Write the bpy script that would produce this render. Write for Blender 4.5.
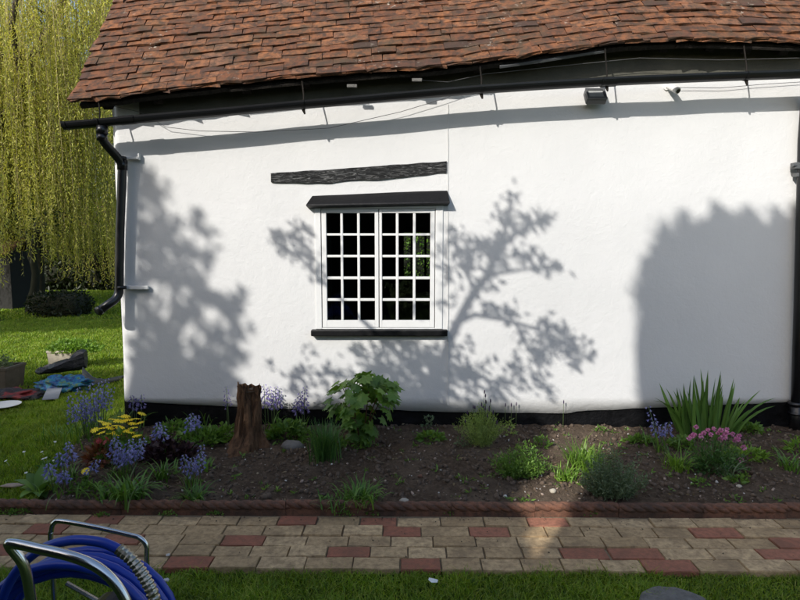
import bpy, bmesh, math, random
import numpy as np
from mathutils import Vector, Matrix, noise as mnoise

for _o in list(bpy.data.objects):
    bpy.data.objects.remove(_o)
scene = bpy.context.scene
C = scene.collection
random.seed(7)
rng = np.random.default_rng(11)
R = math.radians

# ------------------------------------------------------------------ camera
CAM = Vector((0.0, -4.65, 1.60))
FPX, PITCH = 580.0, R(5.4)                    # focal length in pixels of an 800 px wide picture
cd = bpy.data.cameras.new('camera')
cam = bpy.data.objects.new('camera', cd)
C.objects.link(cam)
cam.location = CAM
cam.rotation_euler = (R(90) - PITCH, 0, 0)
cd.sensor_width = 36.0
cd.lens = FPX / 800 * 36.0
cd.clip_start, cd.clip_end = 0.05, 600
scene.camera = cam

# ------------------------------------------------------------------ light
SUN = Vector((0.164, 0.22, -0.175)).normalized()   # the way the light travels
w = bpy.data.worlds.new('World')
scene.world = w
w.use_nodes = True
nt = w.node_tree
sky = nt.nodes.new('ShaderNodeTexSky')
sky.sky_type = 'NISHITA'
sky.sun_disc = False
sky.sun_elevation = math.asin(-SUN.z)
sky.sun_rotation = math.atan2(-SUN.x, -SUN.y)
sky.air_density, sky.dust_density, sky.ozone_density = 1.0, 1.8, 0.9
bg = nt.nodes['Background']
bg.inputs[1].default_value = 0.15
nt.links.new(sky.outputs[0], bg.inputs[0])
sd = bpy.data.lights.new('sun', 'SUN')
sd.energy = 3.1
sd.angle = R(0.5)
sd.color = (1.0, 0.96, 0.90)
so = bpy.data.objects.new('sun', sd)
C.objects.link(so)
so.location = (-8, -10, 12)
so.rotation_euler = SUN.to_track_quat('-Z', 'Y').to_euler()
scene.render.engine = 'CYCLES'
vs = scene.view_settings
vs.view_transform, vs.look, vs.gamma, vs.exposure = 'Standard', 'None', 1.0, 0.70
vs.use_curve_mapping = False

# ------------------------------------------------------------------ helpers
def at(px, py, Y):
    """point on the upright plane y = Y seen at pixel (px, py) of the 800 x 600 photograph"""
    c, s = math.cos(PITCH), math.sin(PITCH)
    r, u = (px - 400) / FPX, -(py - 300) / FPX
    d = Vector((r, c + u * s, -s + u * c))
    return CAM + d * ((Y - CAM.y) / d.y)

def gnd(px, py, z=0.0):
    c, s = math.cos(PITCH), math.sin(PITCH)
    r, u = (px - 400) / FPX, -(py - 300) / FPX
    d = Vector((r, c + u * s, -s + u * c))
    return CAM + d * ((z - CAM.z) / d.z)

def shade_pt(xw, zw, y):
    """point at depth y whose shadow falls on the cottage wall at (xw, zw)"""
    t = y / SUN.y
    return Vector((xw + SUN.x * t, y, zw + SUN.z * t))

def lerp_tab(tab, x):
    return float(np.interp(x, [t[0] for t in tab], [t[1] for t in tab]))

def n3(x, y, z=0.0, s=1.0):
    return mnoise.noise(Vector((x * s, y * s, z * s)))

class MB:
    def __init__(self):
        self.v, self.f, self.n = [], [], 0
    def add(self, vs, fs):
        o = self.n
        self.v.extend([tuple(p) for p in vs]); self.n += len(vs)
        self.f.extend([tuple(i + o for i in f) for f in fs])
        return self
    def box(self, c, s, rot=None, taper=1.0):
        hx, hy, hz = s[0] / 2, s[1] / 2, s[2] / 2
        P = [Vector((x * (taper if z > 0 else 1), y * (taper if z > 0 else 1), z)) for z in (-hz, hz) for x, y in ((-hx, -hy), (hx, -hy), (hx, hy), (-hx, hy))]
        if rot is not None: P = [rot @ p for p in P]
        c = Vector(c)
        return self.add([p + c for p in P], [(3, 2, 1, 0), (4, 5, 6, 7), (0, 1, 5, 4), (1, 2, 6, 5), (2, 3, 7, 6), (3, 0, 4, 7)])
    def tube(self, pts, rad, seg=8, cap=True, squash=None):
        pts = [Vector(p) for p in pts]
        n = len(pts)
        if not hasattr(rad, '__len__'): rad = [rad] * n
        up = Vector((0, 0, 1)); V = []
        t0 = (pts[1] - pts[0]).normalized()
        a = t0.cross(up)
        if a.length < 1e-3: a = t0.cross(Vector((0, 1, 0)))
        a.normalize()
        for i in range(n):
            t = (pts[min(i + 1, n - 1)] - pts[max(i - 1, 0)]).normalized()
            a = (a - t * a.dot(t)); a.normalize()
            b = t.cross(a)
            for k in range(seg):
                q = 2 * math.pi * k / seg
                V.append(pts[i] + (a * math.cos(q) + b * math.sin(q)) * rad[i])
        F = [(i * seg + k, i * seg + (k + 1) % seg, (i + 1) * seg + (k + 1) % seg, (i + 1) * seg + k) for i in range(n - 1) for k in range(seg)]
        if cap: F += [tuple(reversed(range(seg))), tuple(range((n - 1) * seg, n * seg))]
        return self.add(V, F)
    def prism(self, poly, axis, a, b):
        """polygon of 2D points pushed along an axis ('x','y','z') from a to b"""
        n = len(poly)
        def mk(p, t):
            return {'x': (t, p[0], p[1]), 'y': (p[0], t, p[1]), 'z': (p[0], p[1], t)}[axis]
        V = [mk(p, a) for p in poly] + [mk(p, b) for p in poly]
        F = [tuple(range(n)), tuple(reversed(range(n, 2 * n)))] + [(i, i + n, (i + 1) % n + n, (i + 1) % n) for i in range(n)]
        return self.add(V, F)
    def blob(self, c, r, sub=2, amp=0.15, sc=2.0, seed=0.0):
        bm = bmesh.new(); bmesh.ops.create_icosphere(bm, subdivisions=sub, radius=1.0)
        V = []
        for q in bm.verts:
            k = 1 + amp * mnoise.noise(q.co * sc + Vector((seed, seed * 1.7, 3.1)))
            V.append((c[0] + q.co.x * r[0] * k, c[1] + q.co.y * r[1] * k, c[2] + q.co.z * r[2] * k))
        F = [tuple(x.index for x in f.verts) for f in bm.faces]
        bm.free()
        return self.add(V, F)
    def mesh(self, name, m, smooth=False, fix=True):
        me = bpy.data.meshes.new(name)
        me.from_pydata(self.v, [], self.f)
        if fix:
            bm = bmesh.new(); bm.from_mesh(me)
            bmesh.ops.recalc_face_normals(bm, faces=bm.faces)
            bm.to_mesh(me); bm.free()
        if m: me.materials.append(m)
        if smooth: me.polygons.foreach_set('use_smooth', [True] * len(me.polygons))
        me.update()
        return me
    def build(self, name, m, parent=None, smooth=False, bevel=0.0, seg=2, fix=True):
        o = link(name, self.mesh(name, m, smooth, fix), parent)
        if bevel:
            b = o.modifiers.new('bevel', 'BEVEL'); b.width = bevel; b.segments = seg; b.limit_method = 'ANGLE'
        return o

def link(name, me, parent=None, loc=None, rot=None):
    o = bpy.data.objects.new(name, me)
    C.objects.link(o)
    if parent is not None: o.parent = parent
    if loc is not None: o.location = loc
    if rot is not None: o.rotation_euler = rot
    return o

def tris_mesh(name, V, T, m, smooth=False):
    """large triangle soup from numpy arrays"""
    V = np.asarray(V, np.float32).reshape(-1, 3); T = np.asarray(T, np.int32).reshape(-1, 3)
    me = bpy.data.meshes.new(name)
    me.vertices.add(len(V)); me.vertices.foreach_set('co', V.ravel())
    me.loops.add(len(T) * 3); me.loops.foreach_set('vertex_index', T.ravel())
    me.polygons.add(len(T))
    me.polygons.foreach_set('loop_start', np.arange(0, len(T) * 3, 3, dtype=np.int32))
    me.polygons.foreach_set('loop_total', np.full(len(T), 3, np.int32))
    if smooth: me.polygons.foreach_set('use_smooth', np.ones(len(T), bool))
    me.update(calc_edges=True)
    if m: me.materials.append(m)
    return me

def unit(a):
    return a / np.maximum(np.linalg.norm(a, axis=1, keepdims=True), 1e-9)

def leaf_cards(cen, dirs, ln, wd, fold=0.25, droop=0.0):
    """folded pointed leaves: 5 points, 4 triangles each; cen is the leaf base"""
    cen = np.asarray(cen, float); dirs = unit(np.asarray(dirs, float)); N = len(cen)
    ln = np.broadcast_to(np.asarray(ln, float), (N,))[:, None]; wd = np.broadcast_to(np.asarray(wd, float), (N,))[:, None]
    rnd = rng.normal(size=(N, 3))
    side = unit(np.cross(dirs, rnd)); nor = np.cross(side, dirs)
    tip = cen + dirs * ln - np.array([0, 0, 1.0]) * ln * droop
    mid = cen + dirs * ln * 0.45
    a = mid + side * wd * 0.5 + nor * wd * fold
    b = mid - side * wd * 0.5 + nor * wd * fold
    V = np.stack([cen, a, tip, b], 1).reshape(-1, 3)
    o = (np.arange(N) * 4)[:, None]
    T = np.concatenate([o + np.array([[0, 1, 2]]), o + np.array([[0, 2, 3]])], 1).reshape(-1, 3)
    return V, T

def blades(base, h, lean, wd, curl=1.0):
    """grass blades: 5 points, 3 triangles; lean = horizontal reach vectors (N,2)"""
    base = np.asarray(base, float); N = len(base)
    h = np.broadcast_to(np.asarray(h, float), (N,)); wd = np.broadcast_to(np.asarray(wd, float), (N,))
    ang = rng.uniform(0, 2 * np.pi, N)
    s = np.stack([np.cos(ang), np.sin(ang), np.zeros(N)], 1) * wd[:, None] * 0.5
    L = np.concatenate([lean, np.zeros((N, 1))], 1)
    mid = base + L * 0.35 * curl + np.stack([0 * h, 0 * h, h * 0.6], 1)
    tip = base + L + np.stack([0 * h, 0 * h, h], 1)
    V = np.stack([base - s, base + s, mid + s * 0.8, mid - s * 0.8, tip], 1).reshape(-1, 3)
    o = (np.arange(N) * 5)[:, None]
    T = np.concatenate([o + np.array([[0, 1, 2]]), o + np.array([[0, 2, 3]]), o + np.array([[3, 2, 4]])], 1).reshape(-1, 3)
    return V, T

def merge(parts):
    Vs, Ts, n = [], [], 0
    for V, T in parts:
        Vs.append(V); Ts.append(np.asarray(T) + n); n += len(V)
    return np.concatenate(Vs), np.concatenate(Ts)

def tag(o, label=None, cat=None, group=None, kind=None):
    if label: o['label'] = label
    if cat: o['category'] = cat
    if group: o['group'] = group
    if kind: o['kind'] = kind
    return o

def thing(name, loc, label, cat, group=None, rz=0.0):
    o = bpy.data.objects.new(name, None)
    C.objects.link(o)
    o.empty_display_size = 0.05
    o.location = loc; o.rotation_euler = (0, 0, rz)
    return tag(o, label, cat, group)

def stuffpart(o):
    o['kind'] = 'stuff'
    return o

# ------------------------------------------------------------------ materials
class NT:
    def __init__(self, name):
        self.m = bpy.data.materials.new(name); self.m.use_nodes = True
        self.t = self.m.node_tree; self.b = self.t.nodes['Principled BSDF']; self.out = self.t.nodes['Material Output']
    def n(self, typ, **kw):
        nd = self.t.nodes.new(typ)
        for k, v in kw.items(): setattr(nd, k, v)
        return nd
    def l(self, a, b): self.t.links.new(a, b)
    def noise(self, scale, detail=4, rough=0.6, vec=None, dist=0.0):
        x = self.n('ShaderNodeTexNoise'); x.inputs['Scale'].default_value = scale
        x.inputs['Detail'].default_value = detail; x.inputs['Roughness'].default_value = rough; x.inputs['Distortion'].default_value = dist
        if vec is not None: self.l(vec, x.inputs['Vector'])
        return x.outputs['Fac']
    def pos(self): return self.n('ShaderNodeNewGeometry').outputs['Position']
    def obj(self): return self.n('ShaderNodeTexCoord').outputs['Object']
    def scaled(self, vec, s):
        x = self.n('ShaderNodeMapping'); x.inputs['Scale'].default_value = s; self.l(vec, x.inputs['Vector']); return x.outputs[0]
    def ramp(self, fac, stops):
        r = self.n('ShaderNodeValToRGB'); e = r.color_ramp.elements
        while len(e) < len(stops): e.new(0.5)
        for i, (p, c) in enumerate(stops):
            e[i].position = p; e[i].color = (c[0], c[1], c[2], 1) if hasattr(c, '__len__') else (c, c, c, 1)
        self.l(fac, r.inputs[0]); return r.outputs[0]
    def mix(self, fac, a, b, mode='MIX'):
        x = self.n('ShaderNodeMix', data_type='RGBA', blend_type=mode)
        for sock, v in ((x.inputs[0], fac), (x.inputs[6], a), (x.inputs[7], b)):
            if hasattr(v, 'is_output'): self.l(v, sock)
            elif hasattr(v, '__len__'): sock.default_value = (v[0], v[1], v[2], 1)
            else: sock.default_value = v
        return x.outputs[2]
    def math(self, op, a, b=0.0):
        x = self.n('ShaderNodeMath', operation=op)
        for i, v in enumerate((a, b)):
            if hasattr(v, 'is_output'): self.l(v, x.inputs[i])
            else: x.inputs[i].default_value = v
        return x.outputs[0]
    def bump(self, h, strength=0.5, dist=0.01, prev=None):
        x = self.n('ShaderNodeBump'); x.inputs['Strength'].default_value = strength; x.inputs['Distance'].default_value = dist
        self.l(h, x.inputs['Height'])
        if prev is not None: self.l(prev, x.inputs['Normal'])
        return x.outputs[0]
    def fin(self, col=None, rough=0.7, nor=None, metal=0.0, spec=0.5):
        if col is not None:
            if hasattr(col, 'is_output'): self.l(col, self.b.inputs['Base Color'])
            else: self.b.inputs['Base Color'].default_value = (*col, 1)
        if hasattr(rough, 'is_output'): self.l(rough, self.b.inputs['Roughness'])
        else: self.b.inputs['Roughness'].default_value = rough
        if nor is not None: self.l(nor, self.b.inputs['Normal'])
        self.b.inputs['Metallic'].default_value = metal
        self.b.inputs['Specular IOR Level'].default_value = spec
        return self.m

def m_leaf(name, cols, trans=0.35, rough=0.5, byobj=False, spec=0.35):
    k = NT(name)
    rnd = k.n('ShaderNodeObjectInfo').outputs['Random'] if byobj else k.n('ShaderNodeNewGeometry').outputs['Random Per Island']
    col = k.ramp(rnd, [(i / max(1, len(cols) - 1), c) for i, c in enumerate(cols)])
    big = k.noise(3.0, 2, vec=k.pos())
    col = k.mix(0.5, col, k.mix(1.0, col, k.ramp(big, [(0.3, 0.6), (0.7, 1.35)]), 'MULTIPLY'))
    k.fin(col, rough, spec=spec)
    if trans:
        tr = k.n('ShaderNodeBsdfTranslucent'); k.l(k.mix(1.0, col, (1.5, 1.5, 0.7), 'MULTIPLY'), tr.inputs[0])
        ms = k.n('ShaderNodeMixShader'); ms.inputs[0].default_value = trans
        k.l(k.b.outputs[0], ms.inputs[1]); k.l(tr.outputs[0], ms.inputs[2]); k.l(ms.outputs[0], k.out.inputs[0])
    return k.m

def m_plain(name, col, rough=0.5, metal=0.0, var=0.12, scale=12, bump=0.0, bscale=60, bdist=0.004, spec=0.5):
    k = NT(name); p = k.obj()
    f = k.noise(scale, 4, vec=p)
    c = k.mix(f, tuple(x * (1 - var * 2) for x in col), tuple(min(1, x * (1 + var * 2)) for x in col))
    nor = k.bump(k.noise(bscale, 4, vec=p), bump, bdist) if bump else None
    return k.fin(c, rough, nor, metal, spec)

def m_plaster():
    k = NT('white_plaster'); p = k.pos()
    n1 = k.noise(1.3, 3, vec=p); n2 = k.noise(22, 4, 0.55, vec=p, dist=0.4); n3_ = k.noise(75, 3, 0.6, vec=p)
    col = k.ramp(n1, [(0.3, (0.58, 0.58, 0.57)), (0.7, (0.62, 0.618, 0.607))])
    st = k.noise(1.0, 5, 0.65, vec=k.scaled(p, (9, 9, 0.7)))
    col = k.mix(k.ramp(st, [(0.62, 0.0), (0.85, 0.22)]), col, (0.56, 0.55, 0.50))
    b = k.bump(n2, 0.28, 0.010); b = k.bump(n3_, 0.4, 0.003, b)
    return k.fin(col, 0.75, b, spec=0.3)

def m_tile(byobj):
    k = NT('clay_tile' if byobj else 'clay_tile_run'); p = k.pos()
    rnd = k.n('ShaderNodeObjectInfo').outputs['Random'] if byobj else k.n('ShaderNodeNewGeometry').outputs['Random Per Island']
    col = k.ramp(rnd, [(0.0, (0.050, 0.032, 0.025)), (0.05, (0.085, 0.042, 0.028)), (0.10, (0.135, 0.055, 0.028)), (0.35, (0.165, 0.066, 0.031)), (0.6, (0.20, 0.081, 0.036)), (0.85, (0.24, 0.100, 0.043)), (1.0, (0.18, 0.092, 0.056))])
    d = k.noise(16, 5, 0.7, vec=p)
    col = k.mix(k.ramp(d, [(0.38, 0.0), (0.60, 0.9)]), col, (0.046, 0.031, 0.023))  # dark mottling puts shadow into the tile colour
    g = k.noise(5, 5, 0.7, vec=p)
    col = k.mix(k.ramp(g, [(0.50, 0.0), (0.66, 0.65)]), col, (0.070, 0.050, 0.030))
    li = k.noise(26, 3, 0.5, vec=p); reg = k.noise(1.6, 2, vec=p)
    m = k.math('MULTIPLY', k.ramp(li, [(0.60, 0.0), (0.68, 1.0)]), k.ramp(reg, [(0.55, 0.0), (0.66, 0.75)]))
    col = k.mix(m, col, (0.42, 0.37, 0.30))
    b = k.bump(k.noise(120, 4, 0.7, vec=p), 0.45, 0.004); b = k.bump(k.noise(22, 3, vec=p), 0.35, 0.008, b)
    return k.fin(col, 0.88, b, spec=0.25)

def m_brick(name, lo, hi, grime):
    k = NT(name); p = k.pos(); o = k.n('ShaderNodeObjectInfo').outputs['Random']
    col = k.ramp(o, [(0, lo), (1, hi)])
    f = k.noise(30, 5, 0.7, vec=p)
    col = k.mix(k.ramp(f, [(0.35, 0.75), (0.62, 0.0)]), col, grime)
    g = k.noise(5, 4, 0.6, vec=p)
    col = k.mix(k.ramp(g, [(0.48, 0.0), (0.68, 0.75)]), col, grime)
    b = k.bump(k.noise(90, 4, 0.7, vec=p), 0.6, 0.006)
    return k.fin(col, 0.85, b, spec=0.3)

def m_soil():
    k = NT('dark_soil'); p = k.pos()
    f = k.noise(35, 6, 0.7, vec=p)
    col = k.ramp(f, [(0.3, (0.046, 0.031, 0.021)), (0.55, (0.105, 0.074, 0.050)), (0.75, (0.20, 0.147, 0.102))])
    g = k.noise(2.2, 3, vec=p)
    col = k.mix(k.ramp(g, [(0.45, 0.0), (0.7, 0.55)]), col, (0.19, 0.145, 0.104))
    b = k.bump(k.noise(60, 6, 0.75, vec=p), 1.0, 0.03)
    return k.fin(col, 0.95, b, spec=0.15)

def m_lawn():
    k = NT('lawn_ground'); p = k.pos()
    f = k.noise(30, 5, 0.7, vec=p); g = k.noise(1.2, 3, vec=p)
    col = k.ramp(f, [(0.3, (0.026, 0.046, 0.008)), (0.7, (0.075, 0.125, 0.016))])
    col = k.mix(k.ramp(g, [(0.4, 0.0), (0.7, 0.5)]), col, (0.085, 0.125, 0.02))
    return k.fin(col, 0.95, k.bump(k.noise(90, 4, 0.7, vec=p), 1.0, 0.03), spec=0.1)

def m_bark(name, a, b_, scale=(14, 14, 2.5), dist=0.02):
    k = NT(name); p = k.scaled(k.obj(), scale)
    f = k.noise(1.5, 6, 0.7, vec=p, dist=0.6)
    return k.fin(k.ramp(f, [(0.32, a), (0.68, b_)]), 0.9, k.bump(f, 1.0, dist), spec=0.2)

def m_black_timber():
    k = NT('black_painted_timber'); p = k.scaled(k.obj(), (4, 26, 26))
    f = k.noise(2.0, 8, 0.75, vec=p, dist=2.2)
    col = k.ramp(f, [(0.40, (0.005, 0.005, 0.005)), (0.50, (0.014, 0.014, 0.014)), (0.58, (0.15, 0.15, 0.145)), (0.68, (0.38, 0.38, 0.37))])
    return k.fin(col, 0.5, k.bump(f, 1.0, 0.03), spec=0.5)

def m_glass():
    k = NT('window_glass')
    tr = k.n('ShaderNodeBsdfTransparent'); tr.inputs[0].default_value = (0.80, 0.84, 0.82, 1)
    gl = k.n('ShaderNodeBsdfGlossy'); gl.inputs['Roughness'].default_value = 0.015
    k.l(k.bump(k.noise(7, 2, vec=k.pos()), 0.12, 0.01), gl.inputs['Normal'])
    fr = k.n('ShaderNodeFresnel'); fr.inputs[0].default_value = 1.45
    ms = k.n('ShaderNodeMixShader'); k.l(fr.outputs[0], ms.inputs[0]); k.l(tr.outputs[0], ms.inputs[1]); k.l(gl.outputs[0], ms.inputs[2])
    k.l(ms.outputs[0], k.out.inputs[0])
    return k.m

M = {}
M['plaster'] = m_plaster()
M['tile'], M['tile_run'] = m_tile(True), m_tile(False)
M['buff'] = m_brick('buff_brick', (0.38, 0.262, 0.135), (0.57, 0.41, 0.225), (0.19, 0.13, 0.072))
M['red'] = m_brick('red_brick', (0.27, 0.098, 0.058), (0.39, 0.165, 0.10), (0.17, 0.082, 0.050))
M['terracotta'] = m_brick('edging_terracotta', (0.13, 0.066, 0.043), (0.20, 0.092, 0.056), (0.05, 0.036, 0.027))
M['mortar'] = m_plain('path_mortar', (0.19, 0.145, 0.09), 0.95, var=0.25, scale=40, bump=0.8, bscale=120)
M['soil'], M['lawn'] = m_soil(), m_lawn()
M['black'] = m_plain('black_gloss_plastic', (0.006, 0.0065, 0.008), 0.33, var=0.3, scale=5, bump=0.05, bscale=20)
M['plinth'] = m_plain('black_tarred_plinth', (0.004, 0.004, 0.0045), 0.6, var=0.4, scale=15, bump=0.7, bscale=18, bdist=0.02, spec=0.15)
M['timber'] = m_black_timber()
M['hood'] = m_plain('black_painted_board', (0.006, 0.006, 0.0065), 0.45, var=0.3, scale=9, bump=0.5, bscale=30, bdist=0.006, spec=0.25)
M['white'] = m_plain('white_gloss_paint', (0.66, 0.66, 0.645), 0.4, var=0.05, scale=6, bump=0.12, bscale=25)
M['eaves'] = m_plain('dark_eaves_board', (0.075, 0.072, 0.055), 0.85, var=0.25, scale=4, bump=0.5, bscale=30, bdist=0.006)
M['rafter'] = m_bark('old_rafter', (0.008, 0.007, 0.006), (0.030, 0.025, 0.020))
M['glass'] = m_glass()
M['room'] = m_plain('dark_room', (0.007, 0.0065, 0.006), 0.9, var=0.2, scale=3)
M['greywall'] = m_plain('grey_metal_case', (0.085, 0.088, 0.09), 0.45, var=0.15)
M['lens'] = m_plain('lamp_lens', (0.30, 0.31, 0.30), 0.12, var=0.1)
M['cable'] = m_plain('cable_sheath', (0.11, 0.11, 0.11), 0.6)
M['wcable'] = m_plain('white_cable', (0.62, 0.62, 0.60), 0.6)
M['grass'] = m_leaf('grass_blade', [(0.065, 0.1196, 0.0094), (0.1219, 0.2093, 0.014), (0.1869, 0.299, 0.0187), (0.2438, 0.3289, 0.0281), (0.2925, 0.3065, 0.0624)], 0.35, 0.5)
M['willow'] = m_leaf('willow_leaf', [(0.31, 0.32, 0.055), (0.45, 0.445, 0.085), (0.56, 0.54, 0.13), (0.60, 0.53, 0.17)], 0.45, 0.45)
M['willow_twig'] = m_plain('willow_twig', (0.20, 0.165, 0.055), 0.7)
M['bark'] = m_bark('grey_bark', (0.030, 0.024, 0.018), (0.12, 0.10, 0.08))
M['stump'] = m_bark('rotten_stump', (0.026, 0.015, 0.009), (0.23, 0.125, 0.066), (16, 16, 4.0), 0.04)
M['stump_top'] = m_bark('stump_cut', (0.05, 0.04, 0.028), (0.17, 0.14, 0.10), (20, 20, 20), 0.01)
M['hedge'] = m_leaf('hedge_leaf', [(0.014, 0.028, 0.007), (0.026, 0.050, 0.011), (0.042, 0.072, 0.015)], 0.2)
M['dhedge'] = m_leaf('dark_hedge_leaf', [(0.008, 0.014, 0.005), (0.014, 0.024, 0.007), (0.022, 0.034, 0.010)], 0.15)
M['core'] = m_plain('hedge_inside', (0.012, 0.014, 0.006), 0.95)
M['tree'] = m_leaf('tree_leaf', [(0.035, 0.065, 0.012), (0.06, 0.10, 0.018), (0.08, 0.12, 0.025)], 0.12)
M['bigleaf'] = m_leaf('shrub_leaf', [(0.0725, 0.1449, 0.029), (0.1127, 0.2173, 0.0386), (0.169, 0.2818, 0.0515)], 0.3, 0.42, byobj=True)
M['strap'] = m_leaf('strap_leaf', [(0.0504, 0.121, 0.0202), (0.0924, 0.1932, 0.0302), (0.1428, 0.2604, 0.047)], 0.3, 0.38)
M['dstrap'] = m_leaf('dark_strap_leaf', [(0.0322, 0.0885, 0.0225), (0.058, 0.1368, 0.0322), (0.0885, 0.1771, 0.0419)], 0.25, 0.4)
M['iris'] = m_leaf('iris_leaf', [(0.0616, 0.1309, 0.0277), (0.0955, 0.1925, 0.04), (0.1386, 0.2464, 0.0554)], 0.3, 0.4, byobj=True)
M['lime'] = m_leaf('lime_leaf', [(0.1001, 0.2002, 0.0277), (0.154, 0.2772, 0.037), (0.2156, 0.3388, 0.0524)], 0.35, 0.45)
M['lav'] = m_leaf('lavender_leaf', [(0.1575, 0.2293, 0.0638), (0.231, 0.3167, 0.0874), (0.315, 0.3931, 0.1092)], 0.3, 0.6)
M['sage'] = m_leaf('grey_green_leaf', [(0.0693, 0.1109, 0.0554), (0.1047, 0.154, 0.0739), (0.154, 0.2002, 0.1155)], 0.2, 0.6)
M['herb'] = m_leaf('herb_leaf', [(0.07, 0.14, 0.0245), (0.1137, 0.2188, 0.035), (0.175, 0.2888, 0.0525)], 0.3, 0.5)
M['purple'] = m_leaf('purple_leaf', [(0.020, 0.010, 0.014), (0.042, 0.016, 0.022), (0.05, 0.035, 0.03)], 0.15, 0.45)
M['rust'] = m_leaf('rust_leaf', [(0.12, 0.030, 0.014), (0.17, 0.060, 0.024), (0.14, 0.085, 0.03)], 0.25, 0.5)
M['bell'] = m_leaf('bluebell_petal', [(0.17, 0.17, 0.44), (0.26, 0.26, 0.58), (0.40, 0.40, 0.72)], 0.3, 0.5)
M['violet'] = m_leaf('violet_petal', [(0.17, 0.14, 0.38), (0.30, 0.25, 0.55)], 0.3, 0.5)
M['lavflower'] = m_leaf('lavender_flower', [(0.03, 0.018, 0.05), (0.07, 0.035, 0.10)], 0.1, 0.6)
M['stem'] = m_plain('green_stem', (0.075, 0.12, 0.03), 0.6)
M['yellow'] = m_leaf('yellow_petal', [(0.85, 0.60, 0.012), (0.92, 0.72, 0.03)], 0.2, 0.5, byobj=True)
M['redpetal'] = m_leaf('red_petal', [(0.22, 0.008, 0.012), (0.32, 0.014, 0.018)], 0.2, 0.5, byobj=True)
M['pink'] = m_leaf('pink_petal', [(0.42, 0.12, 0.34), (0.58, 0.22, 0.46), (0.68, 0.34, 0.56)], 0.25, 0.55)
M['daisy'] = m_plain('white_petal', (0.75, 0.75, 0.70), 0.6)
M['stone'] = m_plain('grey_stone', (0.13, 0.125, 0.115), 0.85, var=0.3, scale=18, bump=0.7, bscale=40, bdist=0.01)
M['slab'] = m_plain('worn_slab', (0.125, 0.118, 0.105), 0.9, var=0.35, scale=22, bump=0.9, bscale=60, bdist=0.01)
M['pale'] = m_plain('pale_stone', (0.38, 0.34, 0.27), 0.85, var=0.2, scale=10, bump=0.4, bscale=30)
M['pinkstone'] = m_plain('pinkish_stone', (0.30, 0.23, 0.18), 0.85, var=0.2, scale=18, bump=0.5, bscale=50)
M['chrome'] = m_plain('galvanised_tube', (0.62, 0.63, 0.62), 0.22, 1.0, var=0.12, scale=8, bump=0.06, bscale=30)
M['blue'] = m_plain('blue_hose', (0.008, 0.036, 0.30), 0.33, var=0.12, scale=6)
M['fitting'] = m_plain('steel_fitting', (0.42, 0.38, 0.31), 0.35, 1.0, var=0.15, scale=14)
M['tarp'] = m_plain('black_tarpaulin', (0.010, 0.011, 0.015), 0.55, var=0.25, scale=5, bump=0.6, bscale=9, bdist=0.04)
M['gstrip'] = m_plain('grey_tarpaulin', (0.040, 0.046, 0.045), 0.6, var=0.25, scale=5, bump=0.5, bscale=12, bdist=0.03)
def m_bluebag():
    k = NT('blue_patterned_cloth'); p = k.obj()
    f = k.noise(14, 3, 0.6, vec=p)
    col = k.ramp(f, [(0.35, (0.005, 0.015, 0.08)), (0.48, (0.006, 0.085, 0.24)), (0.56, (0.012, 0.16, 0.22)), (0.62, (0.10, 0.17, 0.03)), (0.68, (0.02, 0.05, 0.12))])
    return k.fin(col, 0.55, k.bump(k.noise(8, 4, vec=p), 0.8, 0.05))
M['bluebag'] = m_bluebag()
M['sheet'] = m_plain('grey_card', (0.17, 0.18, 0.20), 0.6, var=0.1)
def m_rug():
    k = NT('dark_red_cloth'); f = k.noise(7, 3, vec=k.obj())
    return k.fin(k.ramp(f, [(0.42, (0.012, 0.012, 0.014)), (0.55, (0.03, 0.012, 0.012)), (0.62, (0.16, 0.012, 0.012))]), 0.7, k.bump(f, 0.7, 0.05))
M['rug'] = m_rug()
M['brownpot'] = m_plain('brown_trough', (0.060, 0.050, 0.036), 0.9, var=0.3, scale=14, bump=0.6, bscale=30)
M['whitebits'] = m_plain('white_grit', (0.48, 0.46, 0.42), 0.8, var=0.15, scale=20)
M['clod'] = m_plain('soil_clod', (0.090, 0.064, 0.044), 0.95, var=0.45, scale=30, bump=0.8, bscale=80)
M['dryleaf'] = m_leaf('dry_litter', [(0.10, 0.065, 0.03), (0.20, 0.15, 0.08), (0.28, 0.23, 0.15)], 0.1, 0.8)
M['farwall'] = m_plain('far_pale_render', (0.55, 0.53, 0.48), 0.9, var=0.05)
M['farroof'] = m_plain('far_brown_roof', (0.16, 0.085, 0.05), 0.9, var=0.2, scale=8)
M['shed'] = m_plain('tarred_shed', (0.008, 0.008, 0.007), 0.8, var=0.2)

# ================================================================== ground, path, bed
mb = MB()
mb.add([(-150, -150, -0.03), (150, -150, -0.03), (150, 150, -0.03), (-150, 150, -0.03)], [(0, 1, 2, 3)])
lawn = tag(mb.build('lawn', M['lawn']), kind='structure')

SH = -0.012                                             # the path runs a touch askew to the wall
rowY = [gnd(400, p).y for p in (517, 526, 536, 546.5, 557.5, 569.5)]
Yp_far, Yp_near = rowY[0], rowY[-1]
mb = MB()
mb.add([(-6, Yp_near + 0.004 - 6 * -SH * -1 * -1 + 0.0, -0.012), (6, Yp_near + 0.004 + 6 * SH, -0.012), (6, Yp_far + 0.06 + 6 * SH, -0.012), (-6, Yp_far + 0.06 - 6 * SH, -0.012)], [(0, 1, 2, 3)])
mb.v[0] = (-6, Yp_near + 0.004 - 6 * SH, -0.012)
path = tag(mb.build('path', M['mortar']), kind='structure')

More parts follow.
